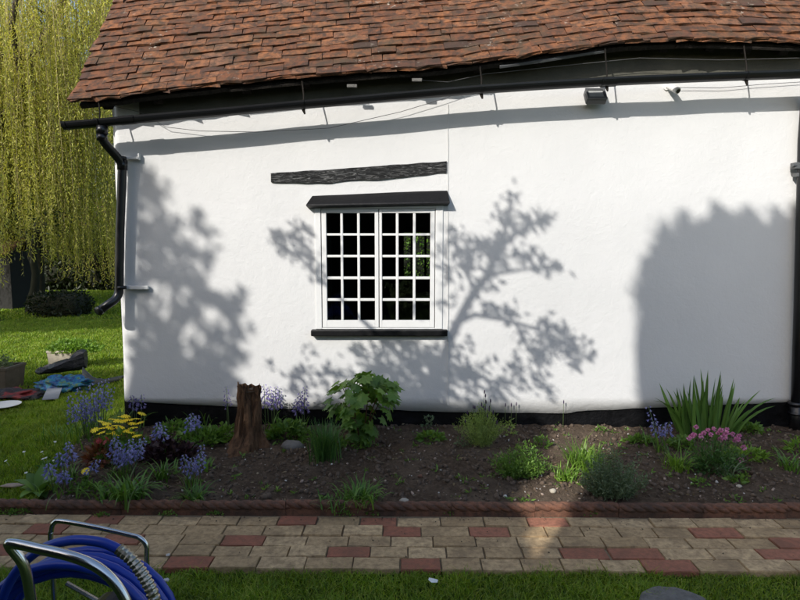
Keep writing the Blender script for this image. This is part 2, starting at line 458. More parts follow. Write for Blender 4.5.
def brick_mesh(m, seed):
    r = random.Random(seed); V = []; F = []
    nx = 5
    ring = [(-.5 + i / nx, -.5) for i in range(nx)] + [(.5, -.5), (.5, 0)] + [(.5 - i / nx, .5) for i in range(nx)] + [(-.5, .5), (-.5, 0)]
    n = len(ring)
    for lvl, (z, ins) in enumerate(((-.045, 0), (-.006, 0), (0, .03))):
        for (x, y) in ring:
            j = 0.012 if lvl else 0
            V.append((x * (1 - ins * 0.5) + r.uniform(-j, j) * .5, y * (1 - ins * 1.2) + r.uniform(-j, j) * 1.2, z + (r.uniform(-.0015, .0015) if lvl == 2 else 0)))
    for l in range(2):
        for i in range(n): F.append((l * n + i, l * n + (i + 1) % n, (l + 1) * n + (i + 1) % n, (l + 1) * n + i))
    F.append(tuple(range(2 * n, 3 * n)))
    return MB().add(V, F).mesh('brick', m)
BUFF = [brick_mesh(M['buff'], i) for i in range(5)]
RED = [brick_mesh(M['red'], 50 + i) for i in range(4)]
reds = [[(86, 120), (278, 317), (360, 397), (527, 567)],
        [(25, 64), (383, 421), (469, 509), (690, 737)],
        [(101, 140), (222, 264), (771, 820)],
        [(-22, 20), (327, 370), (560, 607), (608.5, 660), (757, 808)],
        [(165, 211), (400, 441), (641, 693)]]
rb = random.Random(3)
for r in range(5):
    y0, y1 = rowY[r], rowY[r + 1]; pyc = [521, 531, 541, 552, 563][r]
    segs = [(gnd(a, pyc).x, gnd(b, pyc).x) for a, b in reds[r]]
    cells = []
    edges = [(-4.6, -4.6)] + segs + [(4.6, 4.6)]
    for i, (a, b) in enumerate(edges):
        if b > a: cells.append((a, b, True))
        if i + 1 < len(edges):
            nxt = edges[i + 1][0]; n = max(0, round((nxt - b) / (0.218 + 0.006 * (b + nxt) / 2)))
            for k in range(n):
                cells.append((b + (nxt - b) * k / n, b + (nxt - b) * (k + 1) / n, False))
    for a, b, red in cells:
        xc = (a + b) / 2
        rr = red or (abs(xc) > 3.3 and rb.random() < 0.2)
        o = link('brick', rb.choice(RED if rr else BUFF), path)
        o.location = (xc, (y0 + y1) / 2 + SH * xc, 0.001 + rb.uniform(-.005, .005))
        o.scale = (b - a - 0.007 + rb.uniform(-.004, .003), abs(y1 - y0) - 0.006 + rb.uniform(-.003, .002), 1)
        o.rotation_euler = (R(rb.uniform(-.8, .8)), R(rb.uniform(-.6, .6)), math.atan(SH) + R(rb.uniform(-.5, .5)))

# rope twist edging between the path and the bed
YE = gnd(400, 513.5).y
edging = thing('rope_edging', (0, YE, 0), 'terracotta rope-twist edging running between brick path and flower bed', 'edging')
def rope_mesh(L, seed):
    mb = MB(); r0 = 0.026; seg = 24; n = 72; V = []
    for i in range(n + 1):
        x = -L / 2 + L * i / n
        for k in range(seg):
            a = 2 * math.pi * k / seg
            tw = 2 * math.pi * x / 0.20
            rr = r0 * (0.80 + 0.36 * abs(math.sin(1.5 * (a - tw))) ** 0.8) + 0.002 * n3(x, k * .3, seed, 9)
            V.append((x, math.cos(a) * rr, 0.046 + math.sin(a) * rr))
    F = [(i * seg + k, i * seg + (k + 1) % seg, (i + 1) * seg + (k + 1) % seg, (i + 1) * seg + k) for i in range(n) for k in range(seg)]
    F += [tuple(reversed(range(seg))), tuple(range(n * seg, (n + 1) * seg))]
    mb.add(V, F)
    mb.box((0, 0.002, 0.0), (L, 0.038, 0.07))
    return mb.mesh('edging_tile', M['terracotta'])
ropes = [rope_mesh(0.493, i) for i in range(3)]
x = -3.19 + 0.03
k = 0
while x < 4.4:
    o = link('edging_tile', ropes[k % 3], edging)
    o.location = (x + 0.25, SH * x + rb.uniform(-.004, .004), rb.uniform(-.004, .004))
    o.rotation_euler = (R(rb.uniform(-4, 4)), R(rb.uniform(-.5, .5)), math.atan(SH) + R(rb.uniform(-.4, .4)))
    x += 0.495; k += 1

# soil bed
LB = [(YE, gnd(28, 503, .04).x), (-0.85, gnd(52, 470, .06).x), (-0.35, gnd(80, 432, .08).x), (0.02, gnd(104, 410, .1).x), (0.3, gnd(108, 400, .1).x)]
def soil_z(x, y):
    t = min(1, max(0, (y - YE) / (-YE)))
    z = 0.035 + 0.085 * t ** 0.8 + 0.022 * n3(x, y, 1.3, 2.2) + 0.018 * n3(x, y, 5.3, 7.0) + 0.016 * n3(x, y, 2.3, 17.0)
    e = (x - lerp_tab(LB, y)) / 0.22
    e = min(1, max(-0.6, e))
    return -0.045 + (z + 0.045) * max(0, e) if e < 1 else z
nx, ny = 420, 72
xs = np.linspace(-3.7, 4.6, nx); V = []; F = []
for j in range(ny):
    for i in range(nx):
        yy = YE + 0.008 + SH * xs[i] + (0.02 - YE) * j / (ny - 1)
        V.append((xs[i], yy, soil_z(xs[i], yy) - (0.03 if j == 0 else 0)))
for j in range(ny - 1):
    for i in range(nx - 1):
        F.append((j * nx + i, j * nx + i + 1, (j + 1) * nx + i + 1, (j + 1) * nx + i))
bed = tag(MB().add(V, F).build('soil_bed', M['soil'], smooth=True, fix=False), kind='structure')

def soil(px, py):
    p = gnd(px, py, 0.06)
    for _ in range(6): p = gnd(px, py, soil_z(p.x, min(p.y, 0)))
    return p

def scatter_bits(name, m, N, lo, hi, flat, label, cat, powr=3.0, lift=0.3):
    bm = bmesh.new(); bmesh.ops.create_icosphere(bm, subdivisions=1, radius=1.0)
    bm.verts.ensure_lookup_table()
    base = np.array([v.co[:] for v in bm.verts]); T0 = np.array([[v.index for v in f.verts] for f in bm.faces]); bm.free()
    Vs, Ts = [], []
    for i in range(N):
        y = YE + 0.05 + random.random() * (-YE - 0.06); x = random.uniform(lerp_tab(LB, y) + 0.1, 4.0)
        s = lo + (hi - lo) * random.random() ** powr
        a = rng.normal(size=(3, 3)); q, _ = np.linalg.qr(a)
        Vb = (base * (1 + rng.uniform(-.45, .35, (len(base), 1)))) * np.array([s, s * random.uniform(.6, 1), s * flat])
        Vs.append(Vb @ q + np.array([x, y, soil_z(x, y) + s * lift * flat])); Ts.append(T0 + i * len(base))
    o = link(name, tris_mesh(name, np.concatenate(Vs), np.concatenate(Ts), m))
    return tag(o, label, cat, kind='stuff')
scatter_bits('soil_clods', M['clod'], 7000, 0.003, 0.026, 0.6, 'loose dark clods of earth over the flower bed', 'soil')
scatter_bits('grit', M['whitebits'], 420, 0.002, 0.011, 0.6, 'small pale pebbles and grit sprinkled over the dark soil', 'gravel', 2.5, 0.8)
scatter_bits('brown_gravel', M['pinkstone'], 420, 0.003, 0.016, 0.6, 'small brown stones scattered in the flower bed', 'gravel', 2.5, 0.7)
# dry litter
N = 500
ys = YE + 0.05 + rng.random(N) * (-YE - 0.08); xx = rng.uniform(-2.5, 3.4, N)
P = np.array([[a, b, soil_z(a, b) + 0.008] for a, b in zip(xx, ys)])
dr = rng.normal(size=(N, 3)); dr[:, 2] *= 0.3
V, T = leaf_cards(P, dr, rng.uniform(.012, .04, N), rng.uniform(.006, .018, N))
tag(link('leaf_litter', tris_mesh('leaf_litter', V, T, M['dryleaf'])), 'dry bits of leaf and stalk littering the soil', 'leaf litter', kind='stuff')

# ================================================================== cottage
XL = lambda z: lerp_tab([(0, at(122.5, 405, 0).x), (3.3, at(112.0, 95, 0).x)], z)
XR = 5.4
DEPTH = 4.6
ROOF_P = R(52)
YEV = -0.185
cottage = thing('cottage', (0, 0, 0), 'white rendered old cottage with red clay tile roof and black plinth', 'house')
eave_px = [(72, 107), (113, 102), (160, 96), (220, 90), (300, 82), (400, 74), (480, 68), (540, 60), (600, 50), (660, 44.5), (720, 45), (800, 48)]
EAVE = [(at(a, b, YEV).x, at(a, b, YEV).z) for a, b in eave_px] + [(4.3, at(800, 50, YEV).z), (6.0, at(800, 50, YEV).z)]
ex = np.linspace(EAVE[0][0] - .3, 6, 260)
ez = np.interp(ex, [e[0] for e in EAVE], [e[1] for e in EAVE])
ker = np.hanning(15); ker /= ker.sum(); ez = np.convolve(np.pad(ez, 7, mode='edge'), ker, 'valid')
def eave_z(x): return float(np.interp(x, ex, ez))
gut_px = [(66, 127.5), (140, 121), (300, 107), (400, 98.5), (480, 91.5), (605, 84), (700, 79.5), (800, 76)]
YG = -0.21
GUT = [(at(a, b, YG).x, at(a, b, YG).z) for a, b in gut_px] + [(5.6, at(800, 75, YG).z + 0.05)]
def gut_z(x): return lerp_tab(GUT, x)
wall_b_px = [(120, 401.5), (200, 405), (300, 409.5), (400, 410), (448, 412), (570, 413.5), (573, 411.5), (650, 408), (700, 406), (770, 403), (800, 402)]
WB = [(at(a, b, 0).x, at(a, b, 0).z) for a, b in wall_b_px] + [(6, at(800, 402, 0).z)]
def wall_b(x): return lerp_tab(WB, x)

# window opening
X = lambda p: at(p, 265, 0).x
Z = lambda p: at(380, p, 0).z
wx0, wx1, wz0, wz1 = X(315.5), X(442.5), Z(329), Z(204)

def wav(x, z):
    return 0.014 * n3(x, z, 3.0, 0.7) + 0.003 * n3(x, z, 7.0, 2.2) + 0.0012 * n3(x, z, 9.0, 8.0)
cx = sorted(set([round(v, 4) for v in np.linspace(0, 1, 190)]))
xs = np.array(sorted(list(np.linspace(-2.2, wx0, 56)) + list(np.linspace(wx0, wx1, 26))[1:] + list(np.linspace(wx1, XR, 120))[1:]))
zs = np.array(sorted(list(np.linspace(0.36, wz0, 22)) + list(np.linspace(wz0, wz1, 26))[1:] + list(np.linspace(wz1, 3.05, 36))[1:]))
V, F, idx = [], [], {}
rows = [None] + list(zs) + ['top']
colsx = ['c2', 'c1', 'c0'] + list(xs)
for j, z in enumerate(rows):
    for i, x in enumerate(colsx):
        if isinstance(x, str):
            zz0 = 0.33 if z is None else (3.1 if z == 'top' else z)
            xl = XL(zz0)
            xv, yv = {'c2': (xl, 0.06), 'c1': (xl + 0.010, 0.018), 'c0': (xl + 0.035, 0.002)}[x]
        else: xv, yv = x, 0.0
        zz = wall_b(xv) + 0.006 * n3(xv, 0, 2, 6) if z is None else (eave_z(xv) + 0.16 * math.tan(ROOF_P) - 0.10 if z == 'top' else min(z, eave_z(xv) + 0.16 * math.tan(ROOF_P) - 0.11))
        near = min(1, max(0, max(wx0 - xv, xv - wx1, wz0 - zz, zz - wz1)) / 0.12)
        idx[i, j] = len(V)
        V.append((xv + (0.008 * n3(0, zz, 4, 1.5) if isinstance(x, str) else 0), yv + wav(xv, zz) * near, zz))
for j in range(len(rows) - 1):
    for i in range(len(colsx) - 1):
        a, b = V[idx[i, j]], V[idx[i + 1, j + 1]]
        mx, mz = (a[0] + b[0]) / 2, (a[2] + b[2]) / 2
        if wx0 < mx < wx1 and wz0 < mz < wz1: continue
        F.append((idx[i, j], idx[i + 1, j], idx[i + 1, j + 1], idx[i, j + 1]))
nb = len(colsx)
low = [idx[i, 0] for i in range(nb)]                      # return under the plaster edge
o0 = len(V); V += [(V[i][0], V[i][1] + 0.05, V[i][2] - 0.004) for i in low]
F += [(low[i], o0 + i, o0 + i + 1, low[i + 1]) for i in range(nb - 1)]
wall = MB().add(V, F).build('wall', M['plaster'], cottage, smooth=True)
mb = MB()                                                   # reveals of the opening
for (a, b) in (((wx0, wz0), (wx1, wz0)), ((wx1, wz0), (wx1, wz1)), ((wx1, wz1), (wx0, wz1)), ((wx0, wz1), (wx0, wz0))):
    mb.add([(a[0], 0, a[1]), (b[0], 0, b[1]), (b[0], .22, b[1]), (a[0], .22, a[1])], [(0, 1, 2, 3)])
mb.build('window_reveal', M['plaster'], cottage)
# gable and back walls
ridgeY = DEPTH / 2
def gable(x, nm):
    ze = eave_z(x) + 0.16 * math.tan(ROOF_P) - 0.16; zr = ze + ridgeY * math.tan(ROOF_P)
    mb = MB().prism([(0.05, 0.0), (DEPTH, 0.0), (DEPTH, ze), (ridgeY, zr), (0.05, ze)], 'x', x, x + 0.2)
    return mb.build(nm, M['plaster'], cottage)
gable(XL(0) + 0.002, 'gable_wall'); gable(XR - 0.2, 'gable_wall')
# back wall with a window to the garden behind
bx0, bx1, bz0, bz1 = 0.06, 0.64, 1.08, 1.80
mb = MB()
yb = DEPTH - 0.1
for (a, b, c_, d_) in ((XL(0) + .2, bx0, 0, 3.0), (bx1, XR - .2, 0, 3.0), (bx0, bx1, 0, bz0), (bx0, bx1, bz1, 3.0)):
    mb.box(((a + b) / 2, yb, (c_ + d_) / 2), (b - a, 0.2, d_ - c_))
mb.build('back_wall', M['room'], cottage)
mb = MB()
mb.box(((bx0 + bx1) / 2, yb, bz0 + .35), (bx1 - bx0, .03, .03)); mb.box(((bx0 + bx1) / 2 + .05, yb, (bz0 + bz1) / 2), (.035, .035, bz1 - bz0)); mb.box(((bx0 + bx1) / 2 - .17, yb, (bz0 + bz1) / 2), (.03, .032, bz1 - bz0))
mb.build('back_window_bars', M['room'], cottage)
mb = MB()
mb.box((1.5, 2.35, 0.12), (7.0, 4.3, 0.05)); mb.box((1.5, 2.35, 2.42), (7.0, 4.3, 0.05))
mb.box((-1.6, 2.35, 1.25), (0.05, 4.2, 2.2)); mb.box((2.6, 2.35, 1.25), (0.05, 4.2, 2.2))
mb.box((-0.95, 0.235, 1.27), (0.75, 0.03, 2.24)); mb.box((1.6, 0.235, 1.27), (2.0, 0.03, 2.24))
mb.box((0, 0.235, 0.5), (1.2, 0.03, 0.7)); mb.box((0, 0.235, 2.25), (1.2, 0.03, 0.25))
mb.build('room', M['room'], cottage)
# plinth
V, F = [], []
px_ = np.linspace(XL(0.3) + 0.004, XR, 160); pz = np.linspace(0, 1, 7)
for t in pz:
    for x in px_:
        zt = wall_b(x) + 0.012
        V.append((x, 0.016 + wav(x, zt) + 0.014 * n3(x, t * .4, 1, 7) * (1 if t < .95 else .2), -0.05 + (zt + .05) * t))
n = len(px_)
F = [(j * n + i, j * n + i + 1, (j + 1) * n + i + 1, (j + 1) * n + i) for j in range(6) for i in range(n - 1)]
o0 = len(V); V += [(V[j * n][0] + 0.002, 0.5, V[j * n][2]) for j in range(7)]
F += [(j * n, (j + 1) * n, o0 + j + 1, o0 + j) for j in range(6)]
MB().add(V, F).build('plinth', M['plinth'], cottage, smooth=True)

# roof
TP, CP, SP = math.tan(ROOF_P), math.cos(ROOF_P), math.sin(ROOF_P)
XV0 = EAVE[0][0]                                          # left verge
SL = (ridgeY - YEV) / CP
def sag(x, s): return 0.03 * n3(x, s, 4.0, 0.7) + 0.020 * n3(x, s, 8.0, 2.0) + 0.007 * n3(x, s, 3.0, 5.0)
V, F = [], []
rxs = np.linspace(XV0 + .05, XR + .15, 90); rss = [0.02, .5, 1, 1.5, 2, 2.5, 3, 3.5, SL]
for th in (0, 0.035):
    for s in rss:
        for x in rxs: V.append((x, YEV + s * CP + th * SP, eave_z(x) + s * SP - th * CP + sag(x, s) - 0.012))
n, m_ = len(rxs), len(rss)
for th in (0, 1):
    o = th * n * m_
    F += [(o + j * n + i, o + j * n + i + 1, o + (j + 1) * n + i + 1, o + (j + 1) * n + i) for j in range(m_ - 1) for i in range(n - 1)]
F += [(i, i + 1, n * m_ + i + 1, n * m_ + i) for i in range(n - 1)]
F += [(j * n, (j + 1) * n, n * m_ + (j + 1) * n, n * m_ + j * n) for j in range(m_ - 1)]
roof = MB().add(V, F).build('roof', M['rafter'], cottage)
V, F = [], []                                              # rear slope
for s in (0, SL * .5, SL):
    for x in rxs: V.append((x, DEPTH - YEV - s * CP, eave_z(x) + s * SP))
F = [(j * n + i, j * n + i + 1, (j + 1) * n + i + 1, (j + 1) * n + i) for j in range(2) for i in range(n - 1)]
MB().add(V, F).build('rear_slope', M['tile_run'], roof)

def tile_arr(seed):
    r = random.Random(seed); W, L, TH = 0.183, 0.262, 0.0165
    cam_ = r.uniform(.003, .010); arch = r.uniform(.000, .005); tw = r.uniform(-.003, .003); V = []
    for th in (1, 0):
        for yy in (0, .5, 1):
            for xx in (-.5, 0, .5):
                zt = cam_ * (1 - (2 * yy - 1) ** 2) + arch * (1 - (2 * xx) ** 2) + tw * xx * 2 * (1 - yy)
                V.append((xx * W + r.uniform(-.002, .002), yy * L + (r.uniform(-.005, .005) if yy == 0 else 0), zt + TH * th))
    g = lambda t, j, i: t * 9 + j * 3 + i
    F = []
    for j in range(2):
        for i in range(2):
            F.append((g(0, j, i), g(0, j, i + 1), g(0, j + 1, i + 1), g(0, j + 1, i)))
            F.append((g(1, j, i), g(1, j + 1, i), g(1, j + 1, i + 1), g(1, j, i + 1)))
    ring = [(0, 0), (0, 1), (0, 2), (1, 2), (2, 2), (2, 1), (2, 0), (1, 0)]
    for q in range(8):
        a, b = ring[q], ring[(q + 1) % 8]
        F.append((g(1, *a), g(1, *b), g(0, *b), g(0, *a)))
    return V, F
TV = [tile_arr(i) for i in range(8)]
TM = [MB().add(*t).mesh('roof_tile', M['tile']) for t in TV]
rt = random.Random(21)
GA = 0.084
tiles = []
k = 0
while k * GA < SL - 0.1:
    s = k * GA - (0.0 if k else 0.0)
    x = XV0 + 0.092 + (0.092 if k % 2 else 0) + rt.uniform(-.02, .02)
    if k % 2: tiles.append((XV0 + 0.045 + rt.uniform(-.02, .02), s, 0.5))
    while x < XR + 0.2:
        tiles.append((x, s, 1.0)); x += 0.185 + rt.uniform(-.003, .004)
    k += 1
def tile_mat(x, s, wsc):
    z = eave_z(x) + s * SP + sag(x, s); y = YEV + s * CP
    dzx = (eave_z(x + .08) + sag(x + .08, s) - eave_z(x - .08) - sag(x - .08, s)) / .16
    ax = Vector((1, 0, dzx)).normalized()
    pt = ROOF_P - R(10.5) + R(rt.gauss(0, .9))
    ay = Vector((0, math.cos(pt), math.sin(pt))); ay = (ay - ax * ay.dot(ax)).normalized()
    an = ax.cross(ay)
    rot = Matrix((ax, ay, an)).transposed().to_4x4() @ Matrix.Rotation(R(rt.gauss(0, .9)), 4, 'Z') @ Matrix.Rotation(R(rt.gauss(0, .8)), 4, 'Y')
    sl = rt.gauss(0, .006) - (0.02 if rt.random() < .03 else 0)
    return Matrix.Translation(Vector((x, y, z)) + ay * sl + an * (0.034 + abs(rt.gauss(0, .004)))) @ rot @ Matrix.Diagonal((wsc, 1, 1, 1))
def to_px(p):
    q = Vector(p) - CAM; c, s = math.cos(PITCH), math.sin(PITCH)
    f = q.y * c - q.z * s; u = q.y * s + q.z * c
    return 400 + FPX * q.x / f, 300 - FPX * u / f
mats = [(tile_mat(*t), t) for t in tiles]
def vis(mt):
    p = mt[0].translation; a, b = to_px(p)
    return -12 < a < 812 and b > -4
seen = sorted([m for m in mats if vis(m)], key=lambda m: (m[0].translation - CAM).length)
near_ids = set(id(m) for m in seen[:300])
rest = MB()
for m in mats:
    v = rt.randrange(8)
    if id(m) in near_ids:
        o = link('roof_tile', TM[v], roof); o.matrix_local = m[0]
    else:
        rest.add([m[0] @ Vector(p) for p in TV[v][0]], TV[v][1])
for x_ in np.arange(XV0 + 0.1, XR + .2, .187):                # under-eaves course
    rest.add([tile_mat(x_, -0.004, 1.0) @ Vector((p[0], p[1] * .6, p[2] - .014)) for p in TV[0][0]], TV[0][1])
stuffpart(rest.build('roof_tiles', M['tile_run'], roof, fix=False))
mb = MB()
for i in range(22):
    x0 = XV0 + i * .38
    if x0 > XR: break
    pts = [(x0 + .38 * q - .005, ridgeY, eave_z(x0 + .19) + SL * SP + .0) for q in (0, 1)]
    mb.tube(pts, [.12, .125], 12)
stuffpart(mb.build('ridge_tiles', M['tile_run'], roof, smooth=False))
# rafter feet and board under the eaves
ra = random.Random(4)
for p in (100, 152, 243, 303, 352, 417, 480, 541, 602, 668, 715, 752, 790):
    x_ = at(p, 80, YEV).x; z_ = eave_z(x_)
    q = Matrix.Rotation(ROOF_P * 0.85, 4, 'X')
    mb = MB().box((x_, 0.0, z_ + 0.185 * TP - 0.125 + ra.uniform(-.01, .01)), (0.07, 0.30, 0.075), q.to_3x3())
    mb.build('rafter_foot', M['white'] if p in (352, 417) and False else M['rafter'], cottage, bevel=.006)
for p in (352, 417):
    c_ = at(p, 86 if p == 352 else 80, YEV + 0.03)
    MB().box(c_, (0.075, 0.02, 0.022)).build('packing_block', M['stone'], cottage, bevel=.003)
BB = [(at(a, b, -.02).x, at(a, b - 2, -.02).z) for a, b in gut_px] + [(5.6, at(800, 74, -.02).z)]
def board_b(x): return lerp_tab(BB, x)
V, F = [], []
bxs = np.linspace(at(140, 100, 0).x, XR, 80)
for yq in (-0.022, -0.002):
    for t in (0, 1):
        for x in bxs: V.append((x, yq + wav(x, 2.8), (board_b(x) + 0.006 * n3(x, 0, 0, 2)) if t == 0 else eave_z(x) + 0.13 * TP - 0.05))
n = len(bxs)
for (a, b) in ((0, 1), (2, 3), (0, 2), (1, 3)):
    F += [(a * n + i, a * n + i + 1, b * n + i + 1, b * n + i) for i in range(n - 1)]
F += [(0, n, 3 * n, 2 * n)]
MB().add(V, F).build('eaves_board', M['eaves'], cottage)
# torn tilting batten at the eave
for (a, b, c_, d_) in ((500, 66, 606, 53), (676, 50, 800, 53), (230, 91.5, 420, 76)):
    p0, p1 = at(a, b + 1.5, YEV + .015), at(c_, d_ + 1.5, YEV + .015)
    n = 8; mb = MB()
    pts = [p0.lerp(p1, i / n) + Vector((0, .01, ra.uniform(-.004, .004))) for i in range(n + 1)]
    for i in range(n + 1): pts[i].z = eave_z(pts[i].x) - 0.004
    mb.tube(pts, 0.013, 5)
    mb.build('eaves_batten', M['rafter'] if a != 500 else M['greywall'], cottage)

# exposed beam
mb = MB(); V = []; n = 44; seg = 12
b0t, b1t = at(271, 173.5, 0), at(446.5, 161, 0)
top = [(271, 173.0), (300, 171), (340, 168.5), (346, 168), (400, 164), (446.5, 161)]
bot = [(271, 182.5), (300, 183.5), (330, 183.5), (350, 181), (380, 180), (420, 176), (446.5, 173.5)]
poly = []
for i in range(n + 1):
    p = 271 + (446.5 - 271) * i / n
    zt, zb = at(p, lerp_tab(top, p), 0).z, at(p, lerp_tab(bot, p), 0).z
    xx_ = at(p, 172, 0).x
    zt += .004 * n3(xx_, 0, 1, 9); zb += .006 * n3(xx_, 0, 7, 8)
    for q in range(7):
        t = q / 6
        dep = -0.016 + wav(xx_, (zt + zb) / 2) + 0.007 * n3(xx_, t * 3, 2, 6) + 0.008 * n3(xx_ * .25, t * 9, 2, 6)
        if abs(p - 349) < 6 and .3 < t < .8: dep += 0.010
        if q in (0, 6): dep = 0.03
        if q in (1, 5): dep += 0.004
        tt = {0: 0, 1: .03, 5: .97, 6: 1}.get(q, t)
        V.append((xx_, dep, zb + (zt - zb) * tt))
F = [(i * 7 + q, (i + 1) * 7 + q, (i + 1) * 7 + q + 1, i * 7 + q + 1) for i in range(n) for q in range(6)]
F += [tuple(range(7)), tuple(range(n * 7, n * 7 + 7))]
MB().add(V, F).build('exposed_beam', M['timber'], cottage, smooth=False)

# window
win = MB()
fy0, fy1 = -0.008, 0.07
def bar(mb, x0, x1, z0, z1, y0=fy0, y1=fy1):
    mb.box(((x0 + x1) / 2, (y0 + y1) / 2, (z0 + z1) / 2), (abs(x1 - x0), y1 - y0, abs(z1 - z0)))
bar(win, wx0 - .002, X(321.3), wz0, wz1 - .0); bar(win, X(435.3), wx1 + .002, wz0, wz1)
bar(win, X(321.3), X(435.3), Z(208.6), wz1); bar(win, X(321.3), X(435.3), wz0, Z(327.8))
window = win.build('window', M['white'], cottage, bevel=.004)
rowsz = [(213, 233.3), (235.7, 254.9), (257.4, 276.6), (279.4, 298.4), (301.1, 320.3)]
for (c0, c1, cols) in ((322.0, 378.6, [(326.7, 340.7), (343.2, 357.4), (360.0, 374.9)]), (379.4, 434.6, [(382.0, 395.9), (398.6, 412.9), (415.6, 430.2)])):
    mb = MB()
    zt, zb = Z(209.0), Z(327.4)
    cols_x = [(X(a), X(b)) for a, b in cols]; rz_ = [(Z(a), Z(b)) for a, b in rowsz]
    bar(mb, X(c0), cols_x[0][0], zb, zt, -.004, .045); bar(mb, cols_x[-1][1], X(c1), zb, zt, -.004, .045)
    bar(mb, cols_x[0][0], cols_x[-1][1], rz_[0][0], zt, -.0035, .045); bar(mb, cols_x[0][0], cols_x[-1][1], zb, rz_[-1][1], -.0035, .045)
    cas = mb.build('casement', M['white'], window, bevel=.003)
    for i in range(2):
        mb = MB(); bar(mb, cols_x[i][1], cols_x[i + 1][0], rz_[-1][1] + .001, rz_[0][0] - .001, .001, .034)
        mb.build('glazing_bar', M['white'], window, bevel=.004)
    for j in range(4):
        mb = MB(); bar(mb, cols_x[0][0] + .001, cols_x[-1][1] - .001, rz_[j + 1][0], rz_[j][1], .0035, .032)
        mb.build('glazing_bar', M['white'], window, bevel=.004)
    for i in range(3):
        for j in range(5):
            mb = MB(); w_ = cols_x[i][1] - cols_x[i][0]; h_ = rz_[j][0] - rz_[j][1]
            mb.box((0, 0, 0), (w_ + .006, .003, h_ + .006))
            o = mb.build('pane', M['glass'], window)
            o.location = ((cols_x[i][0] + cols_x[i][1]) / 2, .020, (rz_[j][0] + rz_[j][1]) / 2)
            o.rotation_euler = (R(rb.uniform(-.5, .5)), 0, R(rb.uniform(-.5, .5)))
# hood board above the window, sill below
hl, hr = at(306, 206, -.07), at(450, 203, -.07)
tl, tr_ = at(312.5, 195, 0), at(447.5, 189.5, 0)
V = [(hl.x, -.075, hl.z), (hr.x, -.075, hr.z), (hr.x, -.07, hr.z + .012), (hl.x, -.07, hl.z + .012), (tl.x, .01, tl.z), (tr_.x, .01, tr_.z), (hr.x - .01, .01, hr.z - .02), (hl.x + .01, .01, hl.z - .02)]
bm_ = MB().add(V, [(0, 1, 2, 3), (3, 2, 5, 4), (4, 5, 6, 7), (7, 6, 1, 0), (0, 3, 4, 7), (1, 6, 5, 2)])
bm_.build('window_hood', M['hood'], cottage, bevel=.003)
sl_, sr_ = at(311, 331.5, -.04), at(447.5, 331.5, -.04)
MB().box(((sl_.x + sr_.x) / 2, -.022, Z(331.5) - .006), (sr_.x - sl_.x, .07, .050)).build('window_sill', M['hood'], cottage, bevel=.008)
# cable tacked down beside the window, and a hairline ridge
pts = [at(448, p, -.004) + Vector((.004 * n3(0, p * .05, 0), wav(.38, at(448, p, 0).z), 0)) for p in range(104, 412, 7)]
tag(MB().tube(pts, 0.0028, 5).build('wall_cable', M['wcable']), 'thin white cable running down the wall beside the window', 'cable')

# gutter
def half_round(pts, r0, r1, m, name, parent):
    V, F, seg = [], [], 12
    n = len(pts)
    for p in pts:
        for k in range(seg + 1):
            a = math.pi + math.pi * k / seg; V.append((p[0], p[1] + r0 * math.cos(a), p[2] + r0 * math.sin(a)))
        for k in range(seg + 1):
            a = 2 * math.pi - math.pi * k / seg; V.append((p[0], p[1] + r1 * math.cos(a), p[2] + r1 * math.sin(a) ))
    w_ = 2 * (seg + 1)
    for i in range(n - 1):
        for k in range(w_): F.append((i * w_ + k, i * w_ + (k + 1) % w_, (i + 1) * w_ + (k + 1) % w_, (i + 1) * w_ + k))
    F += [tuple(range(w_)), tuple(range((n - 1) * w_, n * w_))]
    return MB().add(V, F).build(name, m, parent, smooth=False)
gx = np.linspace(GUT[0][0], 5.4, 60)
gp = [(x, YG + .006 * n3(x, 0, 0, 1.5), gut_z(x) + .035 + .004 * n3(x, 3, 0, 1.8)) for x in gx]
gutter = half_round(gp, .052, .047, M['black'], 'gutter', cottage)
half_round([(GUT[0][0] - .012, YG, gut_z(GUT[0][0]) + .035), (GUT[0][0] + .02, YG, gut_z(GUT[0][0]) + .035)], .055, .004, M['black'], 'stop_end', gutter)
for p in (128, 608):
    x_ = at(p, 100, YG).x
    half_round([(x_ - .055, YG, gut_z(x_ - .055) + .036), (x_ + .055, YG, gut_z(x_ + .055) + .036)], .057, .046, M['black'], 'gutter_union', gutter)
for p in (98, 303, 481, 606, 745):
    x_ = at(p, 100, YG).x; zc = gut_z(x_) + .035
    b_ = half_round([(x_ - .014, YG, zc), (x_ + .014, YG, zc)], .0565, .046, M['black'], 'gutter_bracket', gutter)
    mb = MB(); mb.tube([(x_, YG, zc - .05), (x_ + .004, YG + .01, zc + .05), (x_ + ra.uniform(-.02, .0), YG + .03, eave_z(x_) + .02)], .0055, 6)
    mb.tube([(x_ + .002, YG, zc - .055), (x_ + .012, YG + .004, zc - .088)], [.014, .006], 6)
    mb.build('hanger_rod', M['rafter'], gutter)
# left downpipe
def bend(pts, r=0.05, n=5):
    pts = [Vector(p) for p in pts]; out = [pts[0]]
    for i in range(1, len(pts) - 1):
        a, b, c_ = pts[i - 1], pts[i], pts[i + 1]
        d0, d1 = (a - b), (c_ - b); rr = min(r, d0.length * .45, d1.length * .45)
        p0, p1 = b + d0.normalized() * rr, b + d1.normalized() * rr
        for k in range(n + 1):
            t = k / n; out.append(p0 * (1 - t) ** 2 + b * 2 * t * (1 - t) + p1 * t * t)
    return out + [pts[-1]]
YD = -0.07
dp = [at(102, 127, YG), at(102, 140, YG), at(122.5, 163, YD), at(120, 230, YD), at(119, 297, YD), at(99, 311, YD - .12)]
pipe = MB().tube(bend(dp, .06), .033, 14).build('downpipe', M['black'], cottage, smooth=True)
MB().tube([at(102, 126, YG), at(102, 134, YG)], .041, 14).build('outlet', M['black'], pipe, smooth=True)
